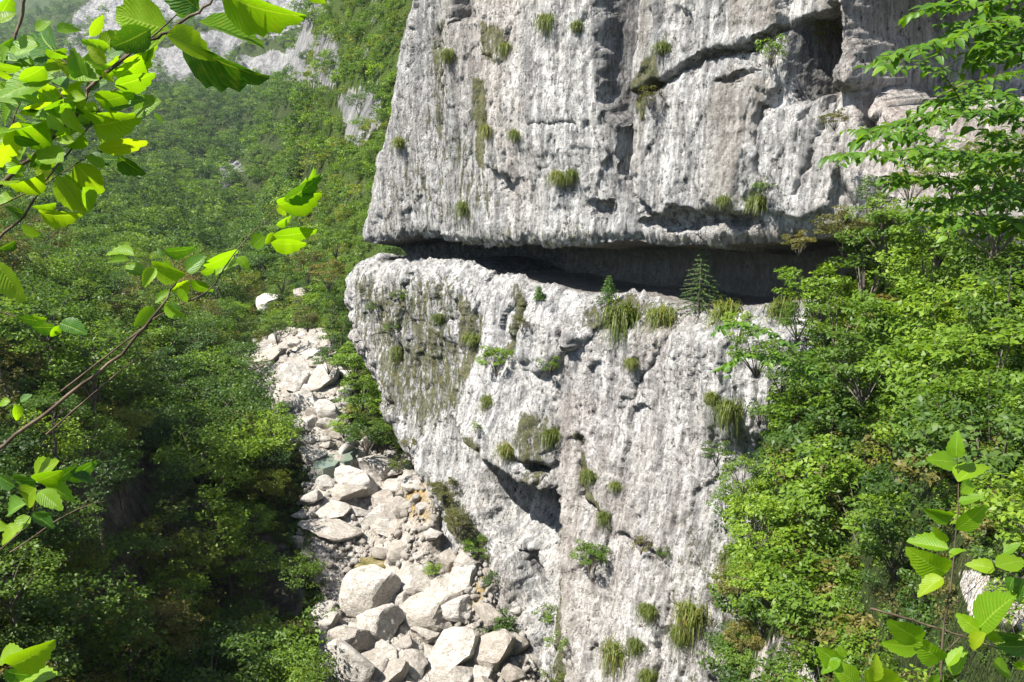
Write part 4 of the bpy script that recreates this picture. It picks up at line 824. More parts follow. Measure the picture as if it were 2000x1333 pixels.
HERO = [(735, 905, 78, 62, 'angular grey boulder with a dark right side, topmost beside the pool'), (692, 940, 84, 52, 'pale wedge boulder left of the angular grey one'), (668, 968, 84, 34, 'tilted flat slab over a black gap below the pool'), (755, 975, 62, 44, 'tan boulder leaning under the angular grey one'),
 (752, 1020, 84, 56, 'squat two-toned boulder above the flat sunlit slab'), (650, 1000, 60, 22, 'thin pale slab left of the squat boulder'), (700, 1003, 50, 20, 'narrow ledge stone left of the squat two-toned boulder'), (640, 1030, 120, 26, 'wide flat sunlit slab reaching into the shade'), (785, 990, 40, 40, 'brown boulder below the ochre patch'),
 (726, 1158, 106, 90, 'largest smooth tan boulder in the middle of the bed'), (806, 1132, 80, 60, 'grey boulder touching the largest tan one on its right'), (746, 1215, 88, 66, 'white-topped boulder in front of the largest tan one'), (688, 1250, 84, 60, 'pale boulder with cracked top near the left bank'), (684, 1308, 96, 84, 'big rounded tan boulder at the bottom left of the bed'),
 (872, 1090, 44, 62, 'pointed pinkish stone standing at the foot of the gully'), (905, 1130, 62, 46, 'orange-stained boulder beside the pointed stone'), (850, 1190, 130, 60, 'broad pinkish slab right of the white-topped boulder'), (860, 1150, 90, 50, 'flat pale block above the broad pinkish slab'), (900, 1190, 70, 50, 'pink block on the right end of the broad slab'),
 (885, 1280, 100, 76, 'large low pale boulder left of the grey egg-shaped one'), (962, 1272, 80, 70, 'grey egg-shaped boulder near the wall foot'), (892, 1325, 90, 60, 'tan boulder cut by the bottom edge of the picture'), (760, 1280, 60, 40, 'chalk-white stone below the white-topped boulder'), (1012, 1262, 36, 40, 'small white block right of the egg-shaped boulder'), (1030, 1292, 34, 30, 'pale stone against the wall foot at the bottom'),
 (790, 1172, 40, 34, 'small white stone wedged between the grey and pinkish rocks'), (765, 1320, 60, 40, 'rounded stone at the bottom edge right of the big tan boulder'), (640, 1215, 40, 30, 'small brown stone at the shaded left bank'), (830, 1230, 60, 34, 'bright flat stone in the middle gravel'), (940, 1320, 40, 30, 'small grey stone below the egg-shaped boulder'), (1000, 1322, 46, 34, 'bluish white stone at the bottom by the wall'),
 (598, 778, 60, 36, 'white tilted block on the upper stony bend'), (570, 740, 60, 60, 'pale block left of the dark crack on the stony bend'), (630, 740, 60, 50, 'pinkish block right of the dark crack on the stony bend'), (520, 700, 70, 34, 'flat pale slab at the left end of the stony bend'), (610, 690, 50, 30, 'pale rock at the top of the stony bend'), (640, 800, 50, 34, 'white rock under the tilted block'), (600, 830, 50, 24, 'thin white slab just above the pool'), (560, 790, 50, 28, 'pale stone half under the left bank trees'), (655, 845, 40, 22, 'little white stone at the head of the pool'), (540, 590, 70, 40, 'pale outcrop stone in the scrub above the bend'), (590, 575, 40, 30, 'small pinkish outcrop stone right of the pale one')]
hp = np.array([(a, b + d * .42) for a, b, c, d, _ in HERO]); H3, _ = hit(hp[:, 0], hp[:, 1], 20)
for i, ((px, py, w, h, lab), q) in enumerate(zip(HERO, H3)):
    D_ = float(np.linalg.norm(q)); hw = w * .5 * D_ / F; hh = h * .5 * D_ / F * 1.05
    o = link('boulder', BO[i % 7], None, (q[0], q[1] + hw * .3, q[2] + hh * .62)); o.scale = (hw * 1.12, hw * random.uniform(.8, 1.05), max(hh * 1.15, .3 * hw)); o.rotation_euler = (random.uniform(-.2, .2), random.uniform(-.25, .25), random.choice([0, 3.14]) + random.uniform(-.3, .3))
    tag(o, lab, 'boulder', 'boulders in the dry stream bed')
rb = np.random.default_rng(31); n = 16000; bx = rb.uniform(470, 1070, n); by = rb.uniform(650, 1420, n); okb = sdpoly(bx, by, BED) < 4; bx, by = bx[okb], by[okb]
B3, hv = hit(bx[:4500], by[:4500], 20); qx_, qy_ = bx[:len(B3)], by[:len(B3)]; good = hv & (B3[:, 1] < 100); B3, qx_, qy_ = B3[good], qx_[good], qy_[good]
flat = (sdpoly(qx_, qy_, [(600, 1030), (720, 1035), (730, 1110), (690, 1180), (610, 1180)]) < 0)
r_ = np.clip(rb.lognormal(-1.0, .45, len(B3)), .16, 1.0) * np.where(flat, .45, 1)
hx = H3[:, 0]; hy = H3[:, 1]; hr = np.array([w * .5 * np.linalg.norm(q) / F for (_, _, w, _, _), q in zip(HERO, H3)])
sel = []; 
for i in np.argsort(-r_):
    x, y, z = B3[i]
    if (np.hypot(hx - x, hy - y) < hr * .8 + r_[i] * .3).any() or (flat[i] and rb.random() < .8): continue
    if any((B3[j, 0] - x) ** 2 + (B3[j, 1] - y) ** 2 < ((r_[i] + r_[j]) * .85) ** 2 for j in sel): continue
    sel.append(i)
    if len(sel) >= 225: break
HP = np.array([(a, b) for a, b, *_ in HERO]); seen = {}
for i in sel:
    d = np.hypot(HP[:, 0] - qx_[i], HP[:, 1] - qy_[i]); j = int(d.argmin()); dx, dy = qx_[i] - HP[j, 0], qy_[i] - HP[j, 1]
    where = ('right of' if dx > 0 else 'left of') if abs(dx) > abs(dy) else ('below' if dy > 0 else 'above')
    short = HERO[j][4].split(' with ')[0].split(',')[0]; short = ' '.join(short.split()[:9])
    lab = f"{'fist-shaped' if r_[i] < .3 else 'mid-sized' if r_[i] < .55 else 'sizeable'} stone {where} the {short}"; seen.setdefault(lab, []).append(i)
for lab, L_ in seen.items():
    L_.sort(key=lambda i: qx_[i])
    for k, i in enumerate(L_):
        ww = lab.split(); ll = lab if len(L_) == 1 else ' '.join([ORD[k]] + ww[:12]) + ' from the left'
        o = link('stone', (BM if r_[i] > .4 else BS)[i % 6], None, B3[i] + np.array([0, 0, r_[i] * .22])); o.scale = (r_[i] * random.uniform(.85, 1.25), r_[i] * random.uniform(.8, 1.1), r_[i] * random.uniform(.5, .8)); o.rotation_euler = (random.uniform(-.3, .3), random.uniform(-.3, .3), random.uniform(0, 6.28))
        tag(o, ' '.join(ll.split()[:16]), 'stone', 'loose stones in the dry stream bed')
n = min(len(B3), 4200); pj = B3[:n] + rb.normal(size=(n, 3)) * [.3, .3, 0]; scatter('pebbles', 'loose pebbles and cobbles between the boulders', pj, np.clip(rb.lognormal(-2.0, .5, n), .06, .32), BS, tilt=3)
for (cx_, cy_, rx_, ry_, mt, nm, lab) in [(648, 888, 34, 20, 'water', 'pool_water', 'small clear green pool in the stream bed'), (738, 1088, 52, 24, 'algae', 'pool_water', 'shallow algae green and ochre pool beside the grey boulder'), (748, 1262, 22, 9, 'algae', 'pool_water', 'tiny greenish puddle below the white-topped boulder')]:
    c3, _ = hit([cx_], [cy_], 20); c3 = c3[0]; D_ = np.linalg.norm(c3); a = np.linspace(0, 6.283, 41)[:-1]; rr = 1 + .75 * fbm(np.cos(a) * 1.9, np.sin(a) * 1.9, 0 * a + cx_, 3, 5); rxm = rx_ * D_ / F; rym = ry_ * D_ / F / max(.25, -c3[2] / D_)
    lvl = c3[2] + .02; V_ = [(c3[0], c3[1], lvl)] + [(c3[0] + rxm * r * math.cos(t), c3[1] + rym * r * math.sin(t), lvl) for r, t in zip(rr, a)]
    Vb = [(x, y, z - .9) for x, y, z in V_]; me = bpy.data.meshes.new(nm); fs = [(0, 1 + i, 1 + (i + 1) % 40) for i in range(40)] + [(1 + i, 42 + i, 42 + (i + 1) % 40, 1 + (i + 1) % 40) for i in range(40)]
    me.from_pydata(V_ + Vb, [], fs); me.materials.append(MAT[mt]); tag(link(nm, me), lab, kind='structure')
# shrubs hugging the left foot of the cliff and the scree above the pool
for i, (px, py, Y, sc_, mt, lab) in enumerate([(690, 700, 69, 1.5, 'leaf_bright', 'bright bush against the left edge of the buttress, highest of the column'), (700, 770, 66, 1.6, 'leaf_bright', 'feathery bright bush hanging above the pool beside the buttress'), (715, 840, 63, 1.5, 'leaf_mid', 'dark-based bush just above the angular grey boulder'), (745, 850, 63, 1.2, 'leaf_mid', 'green bush at the foot of the buttress beside the pool'), (672, 830, 65, 1.0, 'leaf_bright', 'bright low bush beside the head of the pool'), (660, 650, 73, 1.5, 'leaf_mid', 'bush under the two dark holes of the buttress edge'), (640, 700, 72, 1.1, 'leaf_mid', 'bush at the upper end of the stony bend'), (650, 600, 78, 1.4, 'leaf_mid', 'bush left of the rounded buttress top'), (640, 530, 82, 1.4, 'leaf_olive', 'rust-tinged bush on the slope left of the ledge end'), (600, 520, 88, 1.5, 'leaf_olive', 'rust-brown bush on the slope above the pale outcrop'), (550, 540, 90, 1.4, 'leaf_mid', 'green bush left of the rust-brown one'), (680, 560, 80, 1.2, 'leaf_mid', 'bush squeezed against the buttress below the ledge end'), (600, 620, 80, 1.1, 'leaf_olive', 'reddish scrub on the bank above the stony bend'), (540, 640, 82, 1.3, 'leaf_mid', 'olive green scrub at the left end of the upper bank'), (655, 470, 88, 1.4, 'leaf_bright', 'bright bush left of the end of the dark ledge'), (860, 1010, 55, .6, 'leaf_bright', 'small bright plant in the white gravel left of the gully'), (845, 1110, 51, .5, 'leaf_bright', 'small bright plant above the grey boulder')]):
    q = at(px, py, Y); sh = SHRUBS[i % 4]; put('leafy_shrub', lab, 'shrub', q - Vector((0, 0, .8 * sc_)), [('foliage', sh[0]), ('stem', sh[1])], sc_, random.uniform(0, 6), 'shrubs around the foot of the buttress', [mt, None])
print('bed', round(time.time() - T0, 1))
# ================================================================ FOREGROUND BRANCHES
def leaf_mesh(seed, serr=.017, wide=.31, droop=.22, pleat=.006, cup=.10):
    r = np.random.default_rng(seed); st = 13; V = []; UVs = []; Q = []
    for i in range(st):
        t = i / (st - 1); w = wide * (math.sin(math.pi * min(1, t * .96 + .025) ** .76)) ** .9 * (1 if 0 < i < st - 1 else .04)
        z = -droop * t * t + r.normal() * .004; tooth = serr * (.8 if i % 2 else -.5) * (0 < i < st - 1)
        for sx_ in (-1, 0, 1):
            V.append((sx_ * (w + tooth + r.normal() * .006), t + abs(sx_) * (.02 if i % 2 else -.02), z + cup * abs(sx_) * w / wide + abs(sx_) * pleat * (1 if i % 2 else -1))); UVs.append((.5 + sx_ * .5, t))
    for i in range(st - 1):
        for j in range(2): a = i * 3 + j; Q.append((a, a + 1, a + 4, a + 3))
    me = mesh_np('leaf', V, Q, MAT['leaf_fore'], dict(tone=np.full(len(V), r.uniform(.25, .75)))); uv = me.uv_layers.new(name='UVMap')
    for l in me.loops: uv.data[l.index].uv = UVs[l.vertex_index]
    return me
LEAF = [leaf_mesh(10 + k, wide=.26 + .03 * (k % 4), droop=(.05, .2, .35, .12)[k % 4], cup=(.04, .14, .22, .10)[(k // 2) % 4]) for k in range(8)]
LEAFS = []
for k in range(4):
    l2 = leaf_mesh(40 + k, wide=.25 + .02 * k); l2.materials[0] = MAT['leaf_spray']; LEAFS.append(l2)
def place_leaf(parent, base, tip, roll, me, mat=None, wscale=1.0):
    d = (tip - base); L = d.length; d.normalize(); v = (-(base + tip) / 2).normalized()
    n0 = (v - d * v.dot(d)).normalized(); n1 = Quaternion(d, roll) @ n0; x = d.cross(n1)
    m = Matrix((x, d, n1)).transposed().to_4x4(); m.translation = base - parent.location
    o = link('leaf', me, parent); o.matrix_local = m @ Matrix.Diagonal((L * wscale, L, L, 1)); 
    if mat: objs_with_color(o, mat)
    return o
def twigs(parent, lines, name='branch'):
    paths = []
    for pts, r0, r1 in lines:
        P = np.array([at(*p) - parent.location for p in pts]); t = np.linspace(0, len(P) - 1, (len(P) - 1) * 5 + 1); i = np.clip(t.astype(int), 0, len(P) - 2); f = (t - i)[:, None]
        P = P[i] * (1 - f) + P[i + 1] * f; k = np.ones(3) / 3
        for c in range(3): P[1:-1, c] = np.convolve(P[:, c], k, 'valid')
        P += np.random.default_rng(len(P)).normal(size=P.shape) * r0 * .22; paths.append((P, np.linspace(r0, r1, len(P)) * .66))
    V, Q = tube(paths, 6); return link(name, mesh_np(name, V, Q, MAT['twig']), parent)
def branch(kind, label, cat, org, lines, leaves, Y, group, mats, jit=.10, seed=1, dY=.0):
    rgn = random.Random(seed); root = empty(kind, at(*org)); tag(root, label, cat, group); twigs(root, lines)
    for lf in leaves:
        bx_, by_, tx, ty, roll = lf[:5]; y = Y + rgn.uniform(-jit, jit); tone = lf[5] if len(lf) > 5 else None
        b = at(bx_, by_, y); t = at(tx, ty, y + rgn.uniform(-.6, .6) * math.hypot(tx - bx_, ty - by_) * y / F)
        place_leaf(root, b, t, math.radians(roll) * rgn.choice((-1, 1)), LEAF[rgn.randrange(8)], tone and MAT[tone])
    return root
LA_ = [(330, 60, 212, 25, 8), (388, 18, 300, -45, 15), (292, 58, 215, 104, 15), (390, 45, 520, 82, 66), (430, -18, 556, 68, 60), (350, 62, 464, 190, 76), (325, 70, 425, 112, 45), (112, 106, 44, 46, 20), (112, 62, 156, 50, 40), (122, 132, -20, 108, 45), (168, 162, 140, 92, 20), (208, 122, 168, 90, 10), (104, 152, -15, 184, 55), (78, 216, 18, 190, 30), (88, 238, -10, 274, 50),
      (182, 246, 266, 236, 22), (192, 288, 292, 282, 48), (172, 312, 242, 306, 40), (232, 306, 284, 348, 30), (148, 320, 202, 382, 15), (112, 344, 168, 420, 12), (162, 366, 182, 414, 40), (84, 340, -5, 372, 55), (52, 332, 4, 304, 30), (54, 418, 4, 412, 40), (78, 416, 148, 436, 55), (42, 446, 80, 458, 40), (225, 168, 306, 150, 50), (262, 218, 310, 194, 35), (214, 208, 266, 184, 45), (302, 222, 318, 240, 30), (228, 150, 300, 118, 45), (240, 120, 310, 96, 50),
      (-4, 34, 28, -2, 30), (-6, 44, 30, 22, 45), (-6, 92, 26, 76, 45), (598, -14, 634, 10, 40), (145, 165, 118, 200, 20), (160, 175, 150, 215, 30), (130, 175, 95, 150, 40), (100, 200, 40, 230, 50), (140, 200, 175, 240, 25), (128, 212, 160, 262, 30), (95, 225, 128, 258, 35), (60, 260, 30, 310, 40), (185, 200, 150, 235, 30), (60, 170, 20, 205, 35), (30, 205, -10, 240, 45), (195, 150, 230, 128, 40), (175, 70, 205, 30, 35), (70, 60, 98, 40, 40), (200, 95, 228, 60, 30), (110, 120, 60, 140, 55), (38, 240, 0, 330, 50), (85, 290, 62, 330, 35), (160, 262, 128, 298, 45), (250, 92, 200, 108, 50), (30, 470, -5, 490, 40), (-8, 512, 50, 592, 22), (345, 30, 400, -20, 35), (300, 76, 268, 128, 45), (200, 330, 168, 300, 45),
      (20, 150, -20, 132, 30), (45, 195, -4, 168, 35), (70, 300, 110, 330, 50), (26, 380, -10, 398, 45), (110, 396, 60, 405, 50), (150, 130, 118, 112, 30)]
rr_ = random.Random(21); LA = list(LA_)
for _ in range(115):
    x, y = rr_.uniform(-10, 215), rr_.uniform(90, 345)
    if x > 150 and y > 250: continue
    a = rr_.choice((-1, 1)) * rr_.uniform(0, 1.1) + (0 if rr_.random() < .5 else math.pi); l = rr_.uniform(26, 68); LA.append((x, y, x + l * math.cos(a), y + l * math.sin(a) * .7, rr_.uniform(15, 62)))
tones = [None] * len(LA)
def tinted(L, seed, pal):
    r = random.Random(seed); return [l + (r.choice(pal),) for l in L]
for k, m_ in {'leaf_fore_yellow': ((.14, .27, .008), (.24, .38, .010), (.36, .42, .015)), 'leaf_fore_deep': ((.02, .07, .008), (.05, .15, .012), (.10, .22, .015))}.items():
    MAT[k] = leaf_material(k.replace('_', ' '), [(0, m_[0]), (.5, m_[1]), (1, m_[2])], trans=.6 if 'yellow' in k else .45, tint=(1.3, 1.3, .35), veins=True, rough=.42)
PAL = [None, None, None, 'leaf_fore_yellow', 'leaf_fore_deep']
branch('beech_branch', 'leafy branch with large backlit yellow-green leaves crossing the top left corner', 'branch', (0, 365, 1.5),
       [([(-30, 385, 1.5), (60, 310, 1.5), (150, 225, 1.48), (180, 165, 1.5), (270, 90, 1.5), (330, 62, 1.5), (400, 15, 1.5), (440, -30, 1.5)], .0062, .0028), ([(152, 212, 1.5), (185, 160, 1.5), (300, 70, 1.5), (345, 30, 1.5)], .003, .0015), ([(180, 165, 1.5), (130, 125, 1.5), (100, 90, 1.52)], .0028, .001), ([(130, 200, 1.5), (95, 150, 1.5)], .0018, .001),
        ([(-20, 480, 1.52), (50, 420, 1.52), (100, 335, 1.5), (150, 280, 1.5), (210, 190, 1.5), (240, 160, 1.5)], .0038, .0012), ([(0, 400, 1.5), (60, 375, 1.5), (95, 355, 1.5), (150, 320, 1.5), (178, 300, 1.5)], .002, .001), ([(-8, 320, 1.5), (15, 270, 1.5), (40, 200, 1.5)], .003, .0015)],
       tinted(LA, 3, PAL), 1.5, 'foreground branches', None, seed=5)
root_b = empty('bare_twig', at(50, -10, 2.2)); tag(root_b, 'short dark bare stem hanging at the top left corner', 'twig', 'foreground branches'); twigs(root_b, [([(52, -30, 2.2), (42, 30, 2.2), (28, 92, 2.2)], .0075, .005)])
LB = [(286, 538, 243, 520, 20), (304, 524, 278, 560, 20), (300, 522, 356, 540, 45), (365, 530, 400, 500, 30), (398, 520, 470, 498, 55), (420, 540, 462, 508, 55), (392, 532, 428, 528, 40), (372, 550, 416, 574, 40), (368, 548, 330, 575, 30), (345, 565, 370, 592, 30), (335, 570, 302, 592, 35), (335, 592, 352, 612, 40), (464, 502, 488, 524, 20), (300, 600, 262, 640, 10), (322, 595, 362, 618, 45), (322, 490, 378, 496, 50), (320, 498, 304, 486, 30), (345, 535, 312, 512, 40),
      (516, 462, 490, 484, 15), (536, 455, 520, 480, 15), (535, 460, 622, 462, 50), (530, 475, 600, 482, 50), (540, 402, 560, 422, 15), (544, 400, 628, 384, 50), (556, 392, 632, 362, 50), (548, 398, 600, 350, 60), (540, 440, 572, 428, 45), (262, 500, 205, 490, 50), (252, 508, 210, 512, 40), (590, 380, 625, 338, 55)]
branch('beech_branch', 'slender twig with small bright leaves slanting up across the wooded valley', 'branch', (0, 880, 2.4),
       [([(-20, 890, 2.3), (110, 790, 2.3), (240, 690, 2.3), (310, 605, 2.3), (350, 545, 2.3), (330, 500, 2.3)], .0085, .0022), ([(120, 765, 2.35), (240, 672, 2.35), (310, 615, 2.35), (410, 570, 2.35), (460, 490, 2.35), (545, 400, 2.35), (620, 342, 2.35)], .0042, .0012), ([(90, 850, 2.3), (180, 770, 2.3), (260, 705, 2.3)], .004, .002), ([(240, 540, 2.3), (262, 560, 2.3), (268, 590, 2.3)], .001, .0007), ([(305, 560, 2.3), (322, 505, 2.3)], .0012, .0008)],
       tinted([l for l in LB], 4, [None, None, 'leaf_fore_deep']), 2.33, 'foreground branches', None, seed=6)
LC = [(90, 628, 30, 626, 50), (110, 640, 60, 642, 40), (115, 636, 100, 660, 30), (118, 632, 170, 650, 35), (120, 630, 150, 628, 50), (92, 622, 60, 616, 50), (20, 785, -8, 788, 25), (30, 790, 36, 824, 20), (40, 785, 62, 770, 45)]
branch('beech_branch', 'small leaf cluster on a thin twig at the left edge, halfway down', 'branch', (-10, 640, 2.2), [([(-30, 600, 2.2), (60, 628, 2.2), (120, 634, 2.2)], .0025, .001), ([(-30, 800, 2.2), (30, 788, 2.2)], .0025, .001)], tinted(LC, 5, [None, 'leaf_fore_deep']), 2.2, 'foreground branches', None, seed=7)
LD = [(68, 938, 22, 940, 40), (70, 930, 108, 900, 40), (72, 940, 120, 926, 45), (110, 938, 150, 915, 30), (130, 935, 192, 912, 40), (140, 930, 188, 944, 40), (70, 955, 30, 990, 20), (75, 960, 120, 990, 20), (90, 950, 150, 970, 35), (64, 1005, 108, 1030, 40), (60, 1010, 20, 1040, 30), (40, 1030, -10, 1060, 40), (66, 1000, 100, 1008, 50), (20, 1030, -15, 1010, 40), (30, 950, -10, 930, 40), (50, 985, 4, 1000, 30), (20, 1300, 90, 1284, 50), (10, 1310, 60, 1330, 40), (0, 1290, 40, 1270, 50), (40, 1330, 110, 1316, 45)]
branch('beech_branch', 'drooping leafy spray with shaded leaves in the lower left corner', 'branch', (-10, 1080, 2.3), [([(-20, 1090, 2.3), (40, 1040, 2.3), (66, 1000, 2.3), (70, 930, 2.3)], .003, .001), ([(20, 1080, 2.4), (120, 1010, 2.4), (175, 985, 2.4), (205, 980, 2.4)], .0035, .0012), ([(160, 990, 2.4), (190, 955, 2.4)], .002, .001), ([(-20, 1330, 2.3), (20, 1300, 2.3), (90, 1283, 2.3)], .002, .001)], tinted(LD, 6, ['leaf_fore_deep', 'leaf_fore_deep', None, 'leaf_fore_yellow']), 2.3, 'foreground branches', None, seed=8)
LS = [(1868, 895, 1866, 848, 15), (1868, 905, 1820, 893, 35), (1872, 940, 1926, 888, 40), (1876, 962, 1906, 936, 20), (1872, 980, 1918, 966, 45), (1862, 1008, 1804, 996, 35), (1868, 1034, 1932, 994, 35), (1852, 1072, 1770, 1056, 30), (1848, 1118, 1786, 1094, 30), (1842, 1130, 1790, 1154, 35, 'leaf_fore_yellow'), (1850, 1058, 1822, 1030, 45), (1856, 1090, 1886, 1070, 50), (1800, 1250, 1740, 1226, 35), (1795, 1262, 1728, 1268, 35), (1838, 1290, 1790, 1260, 30), (1850, 1300, 1880, 1262, 30), (1862, 1320, 1888, 1268, 25), (1842, 1320, 1810, 1345, 30)]
branch('young_sapling', 'upright young sapling with pairs of large light green leaves, lower right foreground', 'sapling', (1838, 1345, 3.0), [([(1836, 1350, 3), (1842, 1240, 3), (1858, 1130, 3), (1872, 1000, 3), (1870, 895, 3)], .0075, .0025), ([(1850, 1190, 3), (1900, 1150, 3), (1940, 1110, 3)], .003, .0012)], LS, 3.0, 'foreground branches', None, seed=9)
LE = [(1640, 1296, 1596, 1268, 20), (1642, 1290, 1600, 1310, 30), (1650, 1282, 1640, 1262, 30), (1690, 1312, 1768, 1348, 25), (1672, 1340, 1640, 1300, 30), (1660, 1330, 1620, 1345, 30), (1700, 1330, 1720, 1290, 40), (1912, 1232, 1866, 1200, 20), (1912, 1228, 1974, 1158, 45), (1925, 1238, 1890, 1268, 25), (1930, 1232, 1960, 1262, 30), (1942, 1112, 1892, 1098, 25), (1946, 1106, 2004, 1092, 25), (1980, 1130, 1960, 1160, 40, 'leaf_fore_deep'), (2000, 1130, 1978, 1176, 40, 'leaf_fore_deep'), (1960, 1082, 1990, 1060, 40), (1990, 1245, 1950, 1236, 35, 'leaf_fore_deep'), (2004, 1262, 1960, 1270, 35, 'leaf_fore_deep'), (1990, 1290, 2010, 1320, 35), (1940, 1300, 1980, 1316, 35)]
branch('low_sapling', 'broad-leaved seedlings on a black slanting twig at the bottom right corner', 'sapling', (1780, 1212, 3.4), [([(1700, 1188, 3.4), (1780, 1212, 3.4), (1860, 1236, 3.4), (1952, 1268, 3.4), (2020, 1280, 3.4)], .008, .004), ([(1880, 1240, 3.4), (1830, 1290, 3.4), (1800, 1350, 3.4)], .004, .002), ([(1640, 1350, 3.4), (1644, 1290, 3.4)], .003, .001), ([(2020, 1300, 3.4), (1930, 1235, 3.4)], .003, .001), ([(2020, 1140, 3.4), (1944, 1110, 3.4)], .003, .001), ([(1690, 1350, 3.4), (1690, 1312, 3.4)], .003, .001)], tinted([l for l in LE if len(l) == 5], 7, [None, None, 'leaf_fore_yellow']) + [l for l in LE if len(l) > 5], 3.4, 'foreground branches', None, seed=10)
# finely leaved sprays of the tree on the right: a twig with side twigs, leaves in two ranks
def spray(label, pts, Y, seed, leafm=.075, side=.32, dens=1.0, mats=(None,), maxn=230):
    rs = np.random.default_rng(seed); P = np.array([at(x, y, Y + d) for x, y, d in pts]); root = empty('hornbeam_branch', Vector(P[0])); tag(root, label, 'branch', 'fine-leaved branches reaching in from the right')
    t = np.linspace(0, len(P) - 1, (len(P) - 1) * 6 + 1); i = np.clip(t.astype(int), 0, len(P) - 2); f = (t - i)[:, None]; C = P[i] * (1 - f) + P[i + 1] * f
    L = np.linalg.norm(np.diff(C, axis=0), axis=1).sum(); paths = [(C - P[0], np.linspace(.006, .002, len(C)))]; tw = [C]; step = .085 / dens; nside = int(L / step); cum = np.concatenate([[0], np.cumsum(np.linalg.norm(np.diff(C, axis=0), axis=1))])
    for k in range(nside):
        a = (k + .5) * step; j = int(np.searchsorted(cum, a)) - 1; j = min(max(j, 0), len(C) - 2); b = C[j] + (C[j + 1] - C[j]) * ((a - cum[j]) / (cum[j + 1] - cum[j] + 1e-9)); d = C[j + 1] - C[j]; d /= np.linalg.norm(d)
        up = np.array([rs.normal() * .25, rs.normal() * .25, 1.0]); sd_ = np.cross(d, up); sd_ /= np.linalg.norm(sd_); dr = d * .75 + sd_ * (1 if k % 2 else -1) * .75 + np.array([0, 0, rs.uniform(-.35, .1)]); dr /= np.linalg.norm(dr)
        l = side * rs.uniform(.6, 1.15) * (1 - .55 * a / L); q = np.linspace(0, 1, 6)[:, None]; S = b + dr * l * q - np.array([0, 0, .10 * l]) * q ** 2; paths.append((S - P[0], np.linspace(.002, .0008, 6))); tw.append(S)
    link('branch', mesh_np('branch', *tube(paths, 4), MAT['twig']), root); cnt = 0; order = tw[1:] + tw[:1]
    for S in order:
        sl = np.linalg.norm(np.diff(S, axis=0), axis=1).sum(); m_ = max(3, int(sl / (leafm * .42)))
        for q in range(m_):
            if cnt >= maxn: break
            a = (q + rs.uniform(.2, .8)) / m_ * (len(S) - 1); j = min(int(a), len(S) - 2); b = S[j] + (S[j + 1] - S[j]) * (a - j); d = S[j + 1] - S[j]; d /= np.linalg.norm(d) + 1e-9
            up = np.array([rs.normal() * .3, rs.normal() * .3 - .15, 1.0]); sd_ = np.cross(d, up); sd_ /= np.linalg.norm(sd_); dr = d * .6 + sd_ * (1 if q % 2 else -1) * .8 + np.array([0, 0, rs.uniform(-.45, .12)]); dr /= np.linalg.norm(dr)
            n_ = up - dr * (up @ dr); n_ /= np.linalg.norm(n_); x = np.cross(dr, n_); l = leafm * rs.uniform(.75, 1.3)
            m = Matrix((Vector(x), Vector(dr), Vector(n_))).transposed().to_4x4(); m.translation = Vector(b - P[0]); o = link('leaf', LEAFS[cnt % 4], root); o.matrix_local = m @ Matrix.Diagonal((l, l, l, 1)); cnt += 1
            mm = mats[int(rs.integers(0, len(mats)))]
            if mm: objs_with_color(o, MAT[mm])
    return root
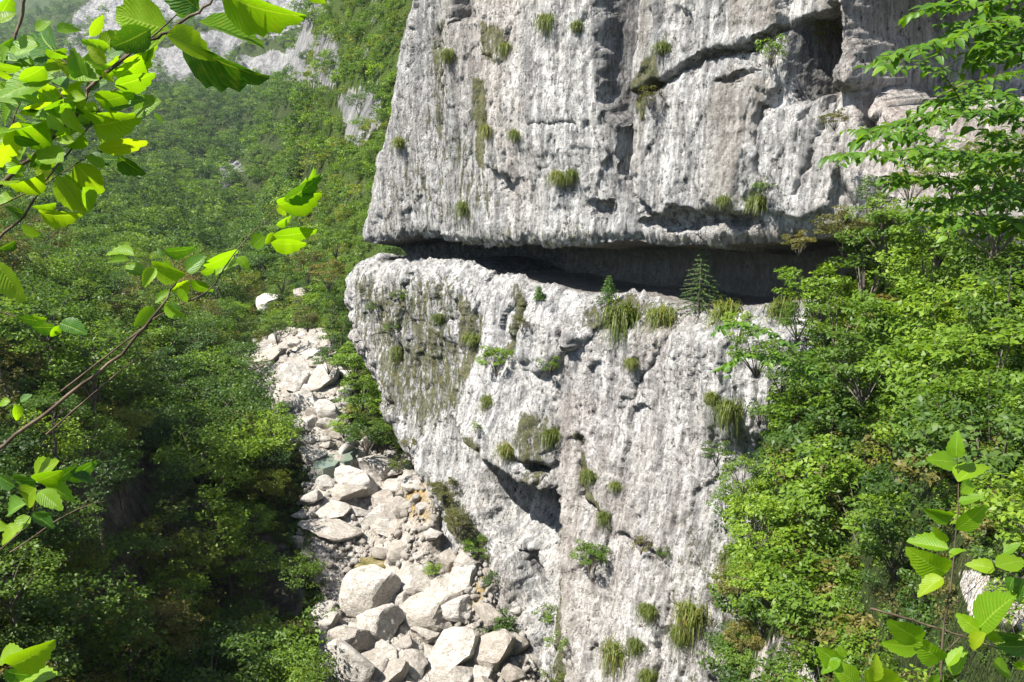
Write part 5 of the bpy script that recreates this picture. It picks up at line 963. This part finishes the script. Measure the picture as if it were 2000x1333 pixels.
SPR = [('low trailing spray of bright leaves left of the pink rock', [(1900, 330, .4), (1800, 260, .1), (1740, 262, 0), (1680, 250, -.1)], 9, .10, .5), ('short spray crossing the pale rock rib at the upper right', [(2060, 230, .4), (1950, 180, .1), (1880, 185, 0), (1820, 200, 0)], 7.5, .09, .45),
       ('spray of yellowish leaves over the lower right of the pink rock', [(2070, 400, .3), (1960, 370, .1), (1880, 390, 0), (1800, 400, 0)], 8.2, .10, .5), ('wide spray in the top right corner', [(2060, 10, .2), (1990, 20, .1), (1930, 90, 0), (1900, 120, 0)], 6.4, .085, .42),
       ('fine-leaved branch at the very top right over the dark cave', [(2060, -20, .3), (1960, 0, 0), (1880, 10, 0), (1800, 14, -.1)], 6.5, .09, .42), ('leafy branch forking in front of the dark cave, upper one', [(2060, 90, .3), (1985, 60, 0), (1925, 45, 0), (1850, 60, 0)], 6.6, .09, .42), ('broad drooping spray left of the fork with the widest fan of leaves', [(2060, 60, .2), (1930, 42, 0), (1850, 78, 0), (1780, 100, -.1), (1712, 112, -.2)], 6.2, .08, .42),
       ('right-edge spray hanging below the fork', [(2070, 100, .3), (1990, 90, 0), (1920, 90, 0)], 6.0, .09, .42), ('thin pale-stemmed spray reaching over the sunlit pink rock', [(1885, 215, .1), (1870, 185, 0), (1840, 140, 0), (1790, 120, -.1)], 6.8, .07, .3), ('small spray pointing right below the cave lip', [(1830, 190, 0), (1880, 165, 0), (1960, 145, 0), (1990, 140, .1)], 7.2, .07, .25),
       ('bright spray across the pink rock, uppermost of three', [(2070, 190, .4), (1960, 215, .1), (1850, 215, 0), (1770, 235, -.1), (1690, 262, -.2)], 8, .10, .5), ('spray reaching farthest left over the white rock', [(2070, 300, .5), (1930, 300, .2), (1800, 290, 0), (1700, 300, -.1), (1628, 304, -.2)], 8.5, .10, .46), ('lower spray above the dark bushes beside the ledge', [(2070, 370, .4), (1940, 350, .1), (1840, 350, 0), (1740, 345, -.1)], 8.5, .10, .5),
       ('dense spray at the right edge level with the ledge', [(2080, 440, .4), (1990, 430, .1), (1900, 420, 0), (1830, 430, -.1)], 8, .10, .55), ('bright spray at the right edge under the pink rock', [(2080, 330, .4), (2000, 290, .1), (1930, 260, 0)], 7.5, .10, .5), ('leaning branch with see-through leaves before the ledge end', [(1600, 760, .6), (1560, 700, .2), (1520, 655, 0), (1440, 630, -.1), (1400, 640, -.1)], 16, .11, .75),
       ('lower fork of the leaning branch before the ledge end', [(1580, 735, .4), (1520, 700, .1), (1450, 690, 0), (1410, 720, 0)], 16, .11, .7)]
for k, (lab, pts, Y, lm, sd_) in enumerate(SPR): spray(lab, pts, Y, 60 + k, lm, sd_, mats=(None, None, None, 'leaf_spray'), dens=1.25 if Y < 12 else .6, maxn=280)
print('total', round(time.time() - T0, 1), 'objects', len(SC.objects))
